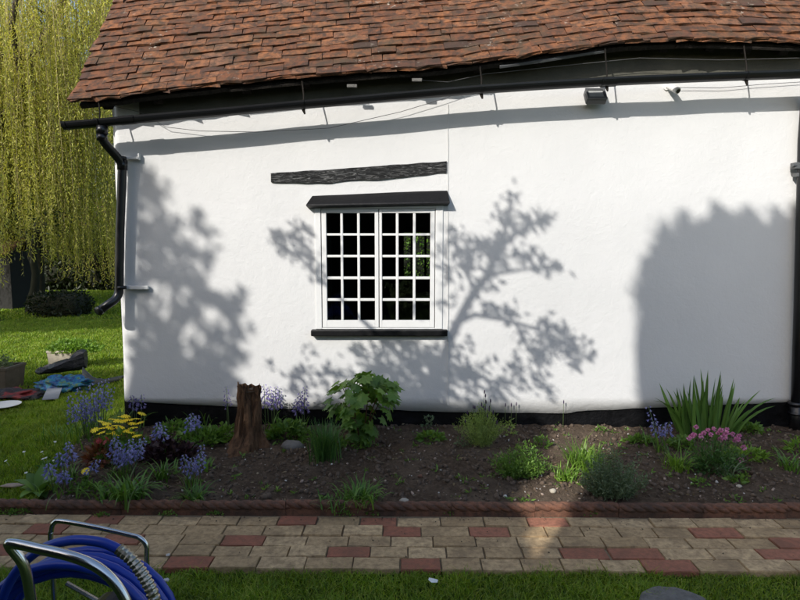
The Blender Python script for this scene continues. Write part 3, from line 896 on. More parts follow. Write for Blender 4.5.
MB().tube([at(101.8, 134, YG), at(102, 141, YG)], .038, 14).build('socket', M['black'], pipe, smooth=True)
MB().tube([at(122.4, 160, YD), at(122.3, 170, YD)], .038, 14).build('socket', M['black'], pipe, smooth=True)
MB().tube([at(100, 310, YD - .11), at(98, 311.6, YD - .128)], [.037, .037], 14).build('shoe_rim', M['black'], pipe, smooth=True)
for (a, b, m_) in ((131, 158, M['white']), (133, 287.5, M['white'])):
    c_ = at(a, b, -.03)
    mb = MB(); q = 22 if b > 200 else 12
    l_, r_ = at(121, b, -.03), at(121 + q + 6, b, -.02)
    mb.box(((l_.x + r_.x) / 2, -.028, c_.z), (r_.x - l_.x, .03, .028 if b > 200 else .02))
    if b < 200: mb.box((r_.x, -.02, c_.z + .01), (.016, .03, .05))
    mb.build('pipe_bracket', m_, pipe, bevel=.003)
    MB().tube([at(121.5, b - 1.5, YD), at(121.5, b + 1.5, YD)], .037, 14).build('pipe_clip', M['black'], pipe, smooth=True)
# right downpipe
p0, p1 = at(803, 140, -.06), at(795, 432, -.06)
rp = MB().tube([at(806, 76, YG), at(806, 100, -.08), p0, at(799, 300, -.06), p1], .036, 14).build('downpipe', M['black'], cottage, smooth=True)
MB().tube([at(797, 402, -.06), at(795.5, 434, -.06)], [.052, .048], 14).build('pipe_foot', M['black'], rp, smooth=True)
mb = MB(); mb.tube([at(796, 402, -.06), at(796, 405, -.06)], .058, 14); mb.tube([at(796, 412, -.06), at(796, 414, -.06)], .056, 14)
mb.build('pipe_collar', M['black'], rp, smooth=True)
mb = MB(); c_ = at(797, 166, -.05); mb.box(c_, (.07, .06, .05)); mb.tube([c_ + Vector((-.02, -.02, 0)), c_ + Vector((-.06, -.03, 0))], [.012, .016], 8); mb.box(c_ + Vector((0, 0, -.07)), (.03, .05, .03))
mb.build('pipe_clip', M['greywall'], rp, bevel=.004)

# floodlight, small camera, wires
c_ = at(595, 97, -.07)
fl = thing('floodlight', at(595, 97, 0), 'grey floodlight fixed to the wall just under the gutter', 'floodlight')
def loc(mbuild, root):
    mbuild.v = [tuple(Vector(v) - root.location) for v in mbuild.v]; return mbuild
q = Matrix.Rotation(R(-38), 3, 'X')
mb = MB().box(c_, (.155, .055, .12), q); loc(mb, fl).build('housing', M['greywall'], fl, bevel=.012)
f_ = c_ + q @ Vector((0, -.031, 0))
mb = MB()
for (dx, dz, sx, sz) in ((0, .05, .15, .02), (0, -.05, .15, .02), (-.066, 0, .018, .081), (.066, 0, .018, .081)):
    mb.box(f_ + q @ Vector((dx, 0, dz)), (sx, .014, sz), q)
loc(mb, fl).build('bezel', M['greywall'], fl, bevel=.003)
loc(MB().box(f_ + q @ Vector((0, .004, 0)), (.112, .004, .078), q), fl).build('glass', M['lens'], fl)
mb = MB().box(c_ + Vector((0, .045, .03)), (.05, .07, .05)); mb.box(c_ + Vector((0, .066, .03)), (.085, .02, .08)); loc(mb, fl).build('wall_mount', M['greywall'], fl, bevel=.004)
mb = MB().tube([c_ + Vector((.045, .05, .05)), c_ + Vector((.075, .05, .10)), c_ + Vector((.07, .04, .15))], .009, 6); loc(mb, fl).build('bracket_arm', M['hood'], fl)
c_ = at(673, 88, -.05)
sc_ = thing('security_camera', at(673, 88, 0), 'small white bullet camera on the wall under the gutter', 'camera')
mb = MB().tube([c_ + Vector((-.012, .03, .02)), c_ + Vector((.02, -.045, -.034))], .025, 12); loc(mb, sc_).build('body', M['white'], sc_, bevel=.003)
mb = MB().tube([c_ + Vector((.0201, -.0452, -.0342)), c_ + Vector((.021, -.048, -.0362))], .016, 12); loc(mb, sc_).build('lens', M['black'], sc_)
mb = MB().tube([c_ + Vector((-.03, .06, .018)), c_ + Vector((-.03, .045, .018))], .022, 12).tube([c_ + Vector((-.03, .045, .018)), c_ + Vector((-.014, .01, .014))], .007, 6); loc(mb, sc_).build('mount', M['white'], sc_)
def wire(pxs, Y, r, lab, m=M['cable']):
    pts = []
    for i in range(len(pxs) - 1):
        for k in range(6):
            t = k / 6; a, b = pxs[i], pxs[i + 1]
            pts.append(at(a[0] + (b[0] - a[0]) * t, a[1] + (b[1] - a[1]) * t, Y))
    pts.append(at(*pxs[-1], Y))
    return tag(MB().tube(pts, r, 4).build('wire', m), lab, 'wire')
wire([(113, 106), (140, 112), (166, 127), (200, 131), (260, 132), (330, 128), (400, 112), (440, 100), (475, 88)], -.035, .0022, 'thin dark wire sagging along the wall above the window')
wire([(420, 80), (448, 82), (485, 74), (560, 66), (640, 58), (720, 60), (800, 58)], -.12, .0022, 'thin wire slung close under the eaves at the right', M['cable'])
wire([(678, 87.5), (720, 88), (760, 84.5), (800, 82)], -.02, .0022, 'thin wire running from the small camera to the right')

# ================================================================== grass
def grass(name, N, region, hmin, hmax, wd, label, mask=None, flat=.95):
    x0, x1, y0, y1 = region
    P = np.stack([rng.uniform(x0, x1, N), rng.uniform(y0, y1, N), np.full(N, -0.032)], 1)
    if mask is not None: P = P[mask(P)]
    n = len(P)
    cl = np.array([0.55 + 0.75 * abs(n3(p[0], p[1], 1.0, 5.0)) + 0.35 * n3(p[0], p[1], 4.0, 1.3) for p in P])
    h = (hmin + (hmax - hmin) * rng.random(n)) * cl
    a = rng.uniform(0, 2 * np.pi, n); r_ = h * rng.uniform(.1, flat, n)
    V, T = blades(P, h, np.stack([np.cos(a) * r_, np.sin(a) * r_], 1), wd * rng.uniform(.7, 1.4, n))
    return tag(link(name, tris_mesh(name, V, T, M['grass'])), label, 'grass', kind='stuff')
def off_path(P):
    edge = Yp_near + SH * P[:, 0] + 0.012 + 0.012 * np.sin(P[:, 0] * 9 + np.sin(P[:, 0] * 4) * 2) + 0.010 * np.sin(P[:, 0] * 31 + 3 * np.sin(P[:, 0] * 7)) + 0.006 * np.sin(P[:, 0] * 83)
    return P[:, 1] < edge - 0.004 + rng.normal(size=len(P)) * .012
grass('grass', 120000, (-2.6, 2.6, -2.75, Yp_near + 0.06), .025, .06, .0040, 'short lawn grass in the foreground along the brick path', off_path, 1.7)
def lawn_mask(P):
    lb = np.interp(P[:, 1], [b[0] for b in LB], [b[1] for b in LB])
    ok = (P[:, 0] < lb + 0.06 + rng.normal(size=len(P)) * .03) & (P[:, 1] > Yp_far + 0.03 + SH * P[:, 0])
    ok &= (P[:, 0] < -2.3)
    return ok
grass('grass', 120000, (-4.6, -1.9, Yp_far + .03, 1.6), .03, .07, .005, 'short shaded lawn grass left of the flower bed', lawn_mask)
grass('grass', 150000, (-8.5, -2.36, 1.6, 8.0), .035, .075, .011, 'sunlit lawn grass beyond the corner of the cottage')
grass('grass', 60000, (-14, -3.5, 8.0, 16), .05, .09, .022, 'lawn grass running back to the willow')
# daisies and scraps in the lawn
for i, (a, b) in enumerate(((26, 473), (42, 452), (46, 458), (53, 461), (6, 461), (24, 452), (55, 442), (43, 459))):
    p = gnd(a, b, .02); mb = MB()
    for k in range(9):
        t = 2 * math.pi * k / 9
        mb.add([(0, 0, 0), (math.cos(t - .25) * .011, math.sin(t - .25) * .011, .003), (math.cos(t + .25) * .011, math.sin(t + .25) * .011, .003)], [(0, 1, 2)])
    mb.tube([(0, 0, -.05), (0, 0, 0)], .0012, 4); mb.blob((0, 0, .002), (.003, .003, .002), 1)
    o = mb.build('daisy', M['daisy']); o.location = p; o.rotation_euler = (R(15), R(rb.uniform(-20, 20)), 0)
    tag(o, 'tiny white daisy in the shaded lawn left of the flower bed', 'daisy', 'daisies in the lawn')
p = gnd(433, 581, .035)
tag(MB().add([(-.022, 0, .006), (-.008, -.012, .0), (.02, -.006, -.004), (.024, .004, .004), (.0, .006, .010), (-.018, .008, .012), (0, 0, -.008)], [(0, 1, 2, 3, 4, 5), (0, 1, 6), (1, 2, 6), (2, 3, 6), (3, 4, 6), (4, 5, 6), (5, 0, 6)]).build('paper_scrap', M['daisy']), 'small white scrap lying in the foreground grass', 'scrap').location = p
p = gnd(166, 580, .03)
tag(MB().blob((0, 0, 0), (.016, .012, .008), 1, .4, 3, 5).build('pebble', M['whitebits']), 'white pebble in the grass beside the hose reel', 'pebble').location = p
p = gnd(168, 555, .006)
tag(MB().blob((0, 0, 0), (.013, .011, .007), 1, .4, 3, 9).build('pebble', M['whitebits']), 'white chip lying on the brick path by the hose reel', 'pebble').location = p
# stepping stone
p = gnd(674, 603, .0)
mb = MB(); n = 26; V = []
for (s_, z) in ((1, -.03), (1.0, .0), (.95, .008), (.75, .011), (.4, .012)):
    for k in range(n):
        t = 2 * math.pi * k / n; rr = s_ * (1 + .14 * n3(math.cos(t), math.sin(t), 2, 1.9))
        V.append((math.cos(t) * .155 * rr, math.sin(t) * .125 * rr, z + .006 * n3(math.cos(t) * s_, math.sin(t) * s_, 7, 5)))
F = [(l * n + k, l * n + (k + 1) % n, (l + 1) * n + (k + 1) % n, (l + 1) * n + k) for l in range(4) for k in range(n)] + [tuple(range(4 * n, 5 * n))]
o = tag(mb.add(V, F).build('stepping_stone', M['slab'], smooth=False), 'round worn grey stepping stone set in the foreground grass', 'stone'); o.location = p
# stones in the bed
def stone(px, py, r, label, m='stone', nm='stone', seed=0, rot=0):
    o = tag(MB().blob((0, 0, 0), r, 2, .35, 1.6, seed).build(nm, M[m], smooth=True), label, 'stone')
    p = soil(px, py) if px > 40 else gnd(px, py, .0); o.location = p + Vector((0, 0, r[2] * .4)); o.rotation_euler = (0, 0, rot)
    return o
stone(292, 448, (.085, .06, .04), 'dark grey rounded stone beside the tree stump', 'stone', seed=3)
stone(13, 486, (.075, .03, .012), 'pinkish flat stone at the lawn edge near the broad leaved rosette', 'pinkstone', seed=5)
stone(41, 476, (.06, .03, .016), 'pinkish flat stone between the bluebells and the lawn', 'pinkstone', seed=6, rot=.3)
stone(553, 492, (.022, .018, .016), 'yellowish pebble on the sunlit soil by the edging', 'pale', 'pebble', 7)
stone(404, 502, (.03, .02, .018), 'pale rounded stone against the rope edging', 'pale', 'pebble', 8)
stone(420, 477, (.018, .014, .012), 'reddish brick chip lying on the dark soil', 'terracotta', 'pebble', 9)
stone(505, 497, (.014, .012, .011), 'white pebble on soil below the low green bush', 'whitebits', 'pebble', 10)
stone(83, 503, (.02, .014, .012), 'tan pebble just behind the edging at the left', 'pale', 'pebble', 11)
stone(739, 487, (.02, .016, .012), 'tan pebble below the pink flowers', 'pale', 'pebble', 12)

# ================================================================== bed plants
def strap_mesh(L, W, bendf, m, tw=0.0, fold=.25, seg=6):
    """one long leaf rising from the origin and arching towards +x"""
    V, F = [], []
    for i in range(seg + 1):
        t = i / seg; ang = R(88) - bendf * t ** 1.6
        x = sum(math.cos(R(88) - bendf * (q / 20 * t) ** 1.6) for q in range(20)) / 20 * L * t
        z = sum(math.sin(R(88) - bendf * (q / 20 * t) ** 1.6) for q in range(20)) / 20 * L * t
        w_ = W * (0.75 + .5 * t) * (1 - t ** 3.0) * .5 if t < 1 else 0
        nx_, nz_ = -math.sin(ang), math.cos(ang)
        cy_, sx_ = math.cos(tw) * w_, math.sin(tw) * w_
        V += [(x - sx_ * nx_, -cy_, z - sx_ * nz_), (x - fold * w_ * nx_, 0, z - fold * w_ * nz_), (x + sx_ * nx_, cy_, z + sx_ * nz_)]
    for i in range(seg):
        a = i * 3
        F += [(a, a + 1, a + 4, a + 3), (a + 1, a + 2, a + 5, a + 4)]
    return MB().add(V, F).mesh('leaf', m, True)

def strap_arrays(N, Lr, Wr, bendr, spread, seg=5):
    """many strap leaves as one soup around the origin"""
    out = []
    for i in range(N):
        L = random.uniform(*Lr); W = random.uniform(*Wr); bd = random.uniform(*bendr); az = random.uniform(0, 2 * math.pi)
        ox, oy = random.gauss(0, spread), random.gauss(0, spread)
        if random.random() < .7: az = math.atan2(oy, ox) + random.gauss(0, .7)
        V = []
        x = z = 0
        for k in range(seg + 1):
            t = k / seg; ang = R(84) - bd * t ** 1.5
            if k: x += math.cos(ang) * L / seg; z += math.sin(ang) * L / seg
            w_ = W * .5 * (1 - t ** 2.5) + .0004
            tw = .3 * t
            V += [(ox + x * math.cos(az) - w_ * math.sin(az), oy + x * math.sin(az) + w_ * math.cos(az), z + w_ * tw), (ox + x * math.cos(az) + w_ * math.sin(az), oy + x * math.sin(az) - w_ * math.cos(az), z - w_ * tw)]
        T = []
        for k in range(seg):
            a = 2 * k; T += [(a, a + 1, a + 3), (a, a + 3, a + 2)]
        out.append((np.array(V), np.array(T)))
    return merge(out)

def tuft(px, py, N, Lr, Wr, bendr, spread, m, label, cat='plant', nm='grass_tuft'):
    t = thing(nm, soil(px, py) + Vector((0, 0, -.01)), label, cat)
    V, T = strap_arrays(N, Lr, Wr, bendr, spread)
    stuffpart(link('leaves', tris_mesh('leaves', V, T, M[m]), t))
    return t

def mound(n, r, m, ln, wd, shell=.55, up=.4, base=0.0):
    """leaf soup filling a half dome of radii r"""
    d = unit(rng.normal(size=(n, 3))); d[:, 2] = abs(d[:, 2])
    rad = (shell + (1 - shell) * rng.random(n)) [:, None]
    lum = np.array([1 + .22 * n3(*q, s=2.3) for q in d])[:, None]
    P = d * rad * lum * np.array(r) + np.array([0, 0, base])
    dr = d + rng.normal(size=(n, 3)) * .7; dr[:, 2] += up
    return leaf_cards(P, dr, ln * rng.uniform(.6, 1.3, n), wd * rng.uniform(.7, 1.3, n), droop=.1)

def bell_cluster(n, top, droop_len, size, lean):
    """bells hanging round the upper part of a stem from the origin"""
    Vs = []
    for i in range(n):
        t = i / max(1, n - 1); z = top * (1 - .38 * t); a = i * 2.4
        off = .010 + .016 * t
        c_ = np.array([lean[0] * (z / top) ** 2 + math.cos(a) * off, lean[1] * (z / top) ** 2 + math.sin(a) * off, z])
        s = size * (.7 + .5 * t)
        ax = unit(np.array([[math.cos(a) * .7, math.sin(a) * .7, -.8]]))[0]
        u = np.cross(ax, [0, 0, 1.0]); u /= np.linalg.norm(u); v = np.cross(ax, u)
        V = [c_ - ax * s * .2]; T = []
        for k in range(5):
            q = 2 * math.pi * k / 5
            V.append(c_ + ax * s * .7 + (u * math.cos(q) + v * math.sin(q)) * s * .32)
        for k in range(5):
            q = 2 * math.pi * (k + .5) / 5
            V.append(c_ + ax * s * 1.0 + (u * math.cos(q) + v * math.sin(q)) * s * .62)
        for k in range(5):
            T += [(0, 1 + k, 1 + (k + 1) % 5), (1 + k, 6 + k, 1 + (k + 1) % 5)]
        Vs.append((np.array(V), np.array(T)))
    return merge(Vs)

def bluebells(px, py, heads, label, mat='bell', leaves=14, leafL=(.12, .22), size=.021, spreadleaf=.035):
    """heads: list of (px, py) of each flower head"""
    base = soil(px, py) + Vector((0, 0, -.01))
    t = thing('bluebell', base, label, 'bluebells')
    V, T = strap_arrays(leaves, leafL, (.007, .012), (.5, 1.7), spreadleaf)
    stuffpart(link('leaves', tris_mesh('leaves', V, T, M['strap']), t))
    for (hx, hy) in heads:
        hp = at(hx, hy - 6, base.y + random.uniform(-.10, .08)) - base
        bx, by = random.gauss(0, .02) + hp.x * .55, hp.y * .6
        top = max(.08, hp.z + .03)
        lean = np.array([hp.x - bx, hp.y - by])
        sm = MB().tube([(bx + lean[0] * q * q, by + lean[1] * q * q, top * q) for q in (0, .35, .7, 1.0)], [.0032, .003, .0025, .0015], 5)
        st = sm.build('stem', M['stem'], t, smooth=True)
        V, T = bell_cluster(random.randint(12, 18), top, .1, size * random.uniform(.9, 1.15), lean)
        V = V + np.array([bx, by, 0])
        stuffpart(link('flower_head', tris_mesh('flower_head', V, T, M[mat], True), st))
    return t

bluebells(92, 436, [(78, 397), (91, 393), (107, 388), (84, 405), (93, 403), (81, 413), (75, 415), (94, 415), (68, 421), (84, 425), (99, 398), (104, 401), (113, 397), (84, 409), (69, 405), (90, 420), (100, 391)], 'tall clump of bluebells at the corner of the cottage, against the lawn', leaves=50, leafL=(.16, .30), spreadleaf=.09)
bluebells(136, 428, [(135, 403), (142, 404), (131, 405), (140, 400)], 'bluebells against the black plinth just right of the cottage corner', 'violet', 14)
bluebells(119, 478, [(116, 447), (118, 453), (117, 460), (131, 449), (134, 455), (130, 460), (142, 448), (122, 464), (137, 460), (113, 449), (144, 451)], 'dense blue bluebell flower heads in front of the yellow flowers', leaves=24)
bluebells(163, 455, [(160, 440), (158, 432), (163, 436)], 'single bluebell spike between the yellow flowers and the stump', leaves=8, leafL=(.08, .16))
bluebells(198, 448, [(191, 423), (197, 425), (188, 427)], 'short bluebells in low greenery left of the stump', leaves=10, leafL=(.08, .15))
bluebells(228, 432, [(227, 400), (226, 396)], 'thin bluebell stem close to the left side of the stump', 'violet', 6, (.08, .16), .014)
bluebells(273, 430, [(264, 394), (269, 396), (276, 396), (280, 401), (274, 404), (266, 400)], 'bluebells standing immediately right of the tree stump', 'violet', 12)
bluebells(301, 432, [(300, 402), (304, 407), (297, 408), (305, 396)], 'violet bluebell spike between the stump and the broad leaved shrub', 'violet', 10)
bluebells(70, 480, [(67, 452), (70, 455), (58, 463)], 'pale bluebells at the left tip of the flower bed', leaves=22, leafL=(.10, .18))
bluebells(66, 492, [(64, 481), (62, 484), (98, 470), (48, 474)], 'low scattered bluebells behind the broad leaved rosette', leaves=20, leafL=(.08, .16), spreadleaf=.08)
bluebells(195, 488, [(184, 465), (192, 468), (197, 472), (190, 474), (200, 464), (202, 455)], 'pale bluebells over a green tuft near the edging', leaves=10, size=.017)
bluebells(664, 452, [(655, 431), (663, 434), (669, 432), (648, 416)], 'bluebells at the left foot of the sword leaved clump', leaves=16)

# yellow daisies over rust foliage
yb_ = soil(121, 456)
yc = thing('yellow_flower_clump', yb_, 'clump of yellow daisy flowers over green leaves at the left of the bed', 'flowers')
def disc_mesh(r, m, petals=10, dome=.2):
    V = [(0, 0, r * dome)]; F = []
    for k in range(petals):
        a = 2 * math.pi * k / petals; d = math.pi / petals * .92
        V += [(math.cos(a - d) * r * .5, math.sin(a - d) * r * .5, r * .12), (math.cos(a - d * .7) * r * .96, math.sin(a - d * .7) * r * .96, r * random.uniform(-.08, .12)), (math.cos(a) * r * 1.04, math.sin(a) * r * 1.04, r * random.uniform(-.06, .1)), (math.cos(a + d * .7) * r * .96, math.sin(a + d * .7) * r * .96, r * random.uniform(-.08, .12)), (math.cos(a + d) * r * .5, math.sin(a + d) * r * .5, r * .12)]
        b = 1 + k * 5; F += [(0, b, b + 4), (b, b + 1, b + 2, b + 3, b + 4)]
    return MB().add(V, F).mesh('flower', m)
YD_ = [disc_mesh(.033, M['yellow']) for _ in range(3)]
RD_ = [disc_mesh(.020, M['redpetal'], 7) for _ in range(2)]
parts = [mound(420, (.20, .14, .17), 'herb', .055, .022)]
stuffpart(link('foliage', tris_mesh('foliage', *merge(parts), M['herb']), yc))
for (a, b) in ((102, 422), (112.5, 419.5), (126, 416.5), (142, 414), (136, 419), (124.5, 421), (116, 426), (132, 423.5), (120, 427.5), (95, 430), (101, 433), (117, 434), (130.5, 432.5), (137, 436), (128, 420), (110, 428), (107, 424), (122, 417), (133, 428), (126, 431), (111, 433), (140, 423), (104, 428), (118, 421)):
    hp = at(a, b, yb_.y + (430 - b) * .009 + .03) - yb_
    o = link('flower', random.choice(YD_), yc, hp, (R(random.uniform(2, 22)), R(random.uniform(-12, 12)), random.random() * 6))
    MB().tube([(hp.x * .6, hp.y * .6, .0), (hp.x * .9, hp.y * .9, hp.z * .6), tuple(hp)], .0022, 4).build('stem', M['stem'], yc)
rb_ = soil(104, 462)
rc = thing('rust_leaved_plant', rb_, 'rust coloured foliage with two dark red flowers below the yellow ones', 'plant')
stuffpart(link('foliage', tris_mesh('foliage', *mound(260, (.13, .09, .14), 'rust', .05, .026), M['rust']), rc))
for (a, b) in ((99, 441), (107, 438.5), (105, 442)):
    hp = at(a, b, rb_.y - .05) - rb_; link('flower', random.choice(RD_), rc, hp, (R(50), 0, random.random() * 6)); MB().tube([(hp.x * .7, hp.y * .5, 0), tuple(hp)], .002, 4).build('stem', M['stem'], rc)
rc2 = thing('rust_leaved_plant', soil(130, 446), 'brownish rust foliage right under the yellow flowers', 'plant')
stuffpart(link('foliage', tris_mesh('foliage', *mound(150, (.12, .07, .09), 'rust', .04, .02), M['rust']), rc2))
hc = thing('purple_leaved_plant', soil(168, 458), 'dark purple leaved mound between the yellow flowers and the stump', 'plant')
stuffpart(link('foliage', tris_mesh('foliage', *mound(420, (.20, .11, .12), 'purple', .05, .035), M['purple']), hc))
df = thing('dandelion', soil(86, 482), 'lone yellow dandelion flower near the left tip of the bed', 'flower')
hp = at(85.5, 471, soil(86, 482).y) - df.location
link('flower', disc_mesh(.026, M['yellow'], 14, .5), df, hp, (R(35), 0, 0)); MB().tube([(0, 0, 0), tuple(hp)], .0025, 5).build('stem', M['stem'], df)
V, T = strap_arrays(9, (.06, .10), (.012, .02), (1.2, 1.7), .01); stuffpart(link('leaves', tris_mesh('leaves', V, T, M['herb']), df))

# low greenery
def green(px, py, r, n, ln, wd, m, label, nm='ground_cover'):
    t = thing(nm, soil(px, py), label, 'plant')
    stuffpart(link('foliage', tris_mesh('foliage', *mound(n, r, m, ln, wd), M[m]), t)); return t
green(200, 442, (.22, .12, .10), 420, .05, .024, 'herb', 'low leafy greenery filling the bed left of the stump')
green(178, 434, (.18, .09, .11), 260, .055, .02, 'herb', 'leafy greenery against the plinth right of the yellow flowers')
green(224, 440, (.12, .08, .12), 200, .045, .022, 'herb', 'leafy greenery touching the left of the stump')
green(288, 440, (.17, .09, .14), 380, .055, .028, 'herb', 'leafy green plant between the stump and the grassy tuft')
green(352, 448, (.16, .08, .08), 200, .04, .022, 'herb', 'low weeds under the broad leaved shrub')
green(431, 440, (.11, .06, .06), 120, .045, .026, 'herb', 'small green weed right of the broad leaved shrub')
green(428, 428, (.06, .03, .10), 50, .03, .02, 'sage', 'small bluish weed against the black plinth')
green(465, 448, (.09, .05, .10), 110, .022, .012, 'sage', 'pale weed at the left foot of the lavender')
green(542, 447, (.07, .05, .09), 80, .035, .016, 'herb', 'small weed right of the lavender')
green(510, 436, (.035, .025, .15), 60, .03, .014, 'lav', 'thin pale shoot right of the lavender')
green(640, 444, (.13, .07, .06), 180, .04, .026, 'herb', 'flat green weed left of the bluebells by the sword leaves')
green(682, 448, (.10, .06, .08), 160, .04, .022, 'herb', 'leafy weed at the foot of the sword leaves')
green(749, 432, (.10, .05, .07), 160, .04, .026, 'herb', 'low ivy like weed right of the sword leaved clump')
green(745, 457, (.17, .10, .05), 260, .05, .014, 'lime', 'light green weedy patch right of the pink flowers')
green(737, 482, (.07, .05, .035), 70, .04, .018, 'herb', 'small weed below the pink flowers')
green(800, 452, (.10, .07, .08), 120, .06, .014, 'lime', 'bright weed at the right edge of the bed')
green(700, 484, (.06, .04, .03), 50, .03, .015, 'herb', 'tiny weed on bare soil below the pink clump')
green(90, 492, (.12, .07, .05), 140, .04, .016, 'herb', 'low weeds behind the edging at the left tip')
green(55, 470, (.12, .09, .07), 160, .05, .014, 'strap', 'weedy greenery where the bed meets the lawn')
green(600, 432, (.06, .03, .04), 60, .025, .014, 'herb', 'tiny weed on the sunlit strip near the wall')
green(565, 482, (.05, .04, .05), 60, .03, .012, 'lime', 'small bright weed on the sunlit soil')
green(556, 424, (.05, .03, .05), 50, .025, .014, 'herb', 'tiny weed against the plinth right of the lavender')

# tufts
tuft(325, 457, 260, (.16, .30), (.004, .008), (.1, 1.1), .045, 'dstrap', 'dark green grassy tuft in front of the broad leaved shrub')
tuft(128, 502, 70, (.16, .28), (.010, .018), (.8, 2.2), .035, 'strap', 'strappy green tuft just behind the edging at the left')
tuft(105, 500, 24, (.10, .18), (.016, .024), (1.0, 2.0), .03, 'strap', 'broad strappy leaves lying left of the green tuft')
tuft(194, 503, 60, (.10, .20), (.008, .013), (.9, 2.2), .025, 'strap', 'smaller green tuft spilling over the edging')
tuft(162, 478, 40, (.10, .20), (.008, .014), (.7, 2.0), .035, 'strap', 'strappy green leaves behind the two front tufts')
tuft(205, 470, 18, (.08, .15), (.008, .014), (.7, 1.9), .03, 'herb', 'sparse strappy leaves right of the front tufts')
tuft(362, 500, 110, (.08, .19), (.006, .012), (.8, 2.2), .05, 'strap', 'green tuft growing over the edging below the shrub')
tuft(337, 506, 60, (.06, .14), (.005, .010), (.9, 2.2), .05, 'strap', 'ragged grass sprawling over the edging')
tuft(585, 468, 240, (.12, .24), (.005, .010), (.4, 1.8), .065, 'lime', 'bright sunlit green tuft beside the grey green bush')
tuft(567, 478, 60, (.06, .14), (.005, .010), (.6, 2.0), .04, 'lime', 'small bright tuft left of the sunlit one')
tuft(678, 470, 90, (.10, .20), (.006, .010), (.6, 1.8), .035, 'lime', 'grassy tuft at the left of the pink flowers')
tuft(790, 470, 40, (.12, .22), (.007, .012), (.8, 1.9), .03, 'strap', 'grassy tuft at the right edge of the bed')
tuft(725, 476, 20, (.10, .18), (.008, .012), (1.2, 2.0), .03, 'sage', 'thin arching leaves on bare soil right of the pink clump')
tuft(60, 440, 60, (.08, .16), (.006, .010), (.4, 1.6), .08, 'strap', 'rough grass at the lawn edge behind the bluebells')
tuft(205, 425, 26, (.10, .2), (.007, .011), (.5, 1.6), .05, 'strap', 'strappy leaves in front of the black plinth left of the stump')
# crumbs of soil on the path
parts = []
for i in range(900):
    x = random.uniform(-3.2, 3.4); y = (YE - .03 - abs(random.gauss(0, .05)) if i < 600 else random.uniform(Yp_near, YE)) + SH * x; sz = .0015 + .006 * random.random() ** 3
    q = rng.normal(size=(6, 3)); q = unit(q) * sz * np.array([1, 1, .6]) + np.array([x, y, .003 + sz * .3])
    parts.append((q, np.array([[0, 1, 2], [1, 2, 3], [2, 3, 4], [3, 4, 5], [0, 2, 4], [1, 3, 5], [0, 1, 5], [0, 4, 5]])))
tag(link('path_crumbs', tris_mesh('path_crumbs', *merge(parts), M['clod'])), 'crumbs of spilled soil on the brick path', 'soil', kind='stuff')
# seedling weeds dotted over the soil
parts = []
for i in range(170):
    y = YE + .06 + random.random() * (-YE - .1); x = random.uniform(-2.5, 3.6); z = soil_z(x, y); n_ = random.randint(4, 12)
    d = rng.normal(size=(n_, 3)); d[:, 2] = abs(d[:, 2]) * .6 + .2
    parts.append(leaf_cards(np.array([[x, y, z + .004]]) + rng.normal(size=(n_, 3)) * np.array([.012, .012, .003]), d, rng.uniform(.012, .045, n_), rng.uniform(.006, .014, n_)))
tag(link('seedling_weeds', tris_mesh('seedling_weeds', *merge(parts), M['herb'])), 'tiny green seedling weeds dotted over the soil', 'weeds', kind='stuff')
# moss and weeds in the edging joint
for i, (a, b) in enumerate(((168, 515), (345, 515), (372, 514), (450, 514), (532, 513), (215, 515), (590, 515), (102, 516), (20, 513), (5, 512))):
    p = gnd(a, b, .0); t = thing('path_weed', p, 'tiny weed between path and edging ' + ['below the small front tuft', 'under the tuft below the shrub', 'just right of the tuft below the shrub', 'below the lavender', 'on the sunlit edging', 'right of the small front tuft', 'below the grey green bush', 'below the strappy left tuft', 'below the broad leaved rosette', 'at the left edge of the photo'][i], 'weed', 'weeds along the edging joint')
    V, T = mound(50 if i < 8 else 160, (.05, .012, .02) if i < 8 else (.08, .04, .03), 'herb', .018, .01); stuffpart(link('foliage', tris_mesh('foliage', V, T, M['herb']), t))

# broad rosette (foxglove like)
t = thing('broad_leaved_rosette', soil(40, 498) + Vector((0, 0, .0)), 'broad leaved rosette plant at the left end of the edging', 'plant')
def paddle(L, W, m, seed=0, bendf=1.3):
    V, F = [], []; seg = 7
    x = z = 0
    for i in range(seg + 1):
        q = i / seg; ang = R(75) - bendf * q ** 1.2
        if i: x += math.cos(ang) * L / seg; z += math.sin(ang) * L / seg
        w_ = W * .5 * math.sin(math.pi * min(1, .12 + q * .88) ** 1.25) if q < 1 else .001
        V += [(x, -w_, z + .25 * w_), (x, 0, z), (x, w_, z + .25 * w_)]
    for i in range(seg):
        a = i * 3; F += [(a, a + 1, a + 4, a + 3), (a + 1, a + 2, a + 5, a + 4)]
    return MB().add(V, F).mesh('leaf', m, True)
PD = [paddle(.21, .085, M['bigleaf'], 0, 1.0), paddle(.17, .08, M['bigleaf'], 1, 1.7), paddle(.14, .07, M['bigleaf'], 2, 2.0), paddle(.22, .08, M['bigleaf'], 3, .55)]
for i, (az, k) in enumerate(((200, 0), (250, 1), (300, 1), (340, 0), (20, 0), (70, 3), (110, 3), (150, 0), (225, 2), (280, 2), (320, 2), (180, 1))):
    link('leaf', PD[k], t, (0, 0, 0), (0, 0, R(az)))

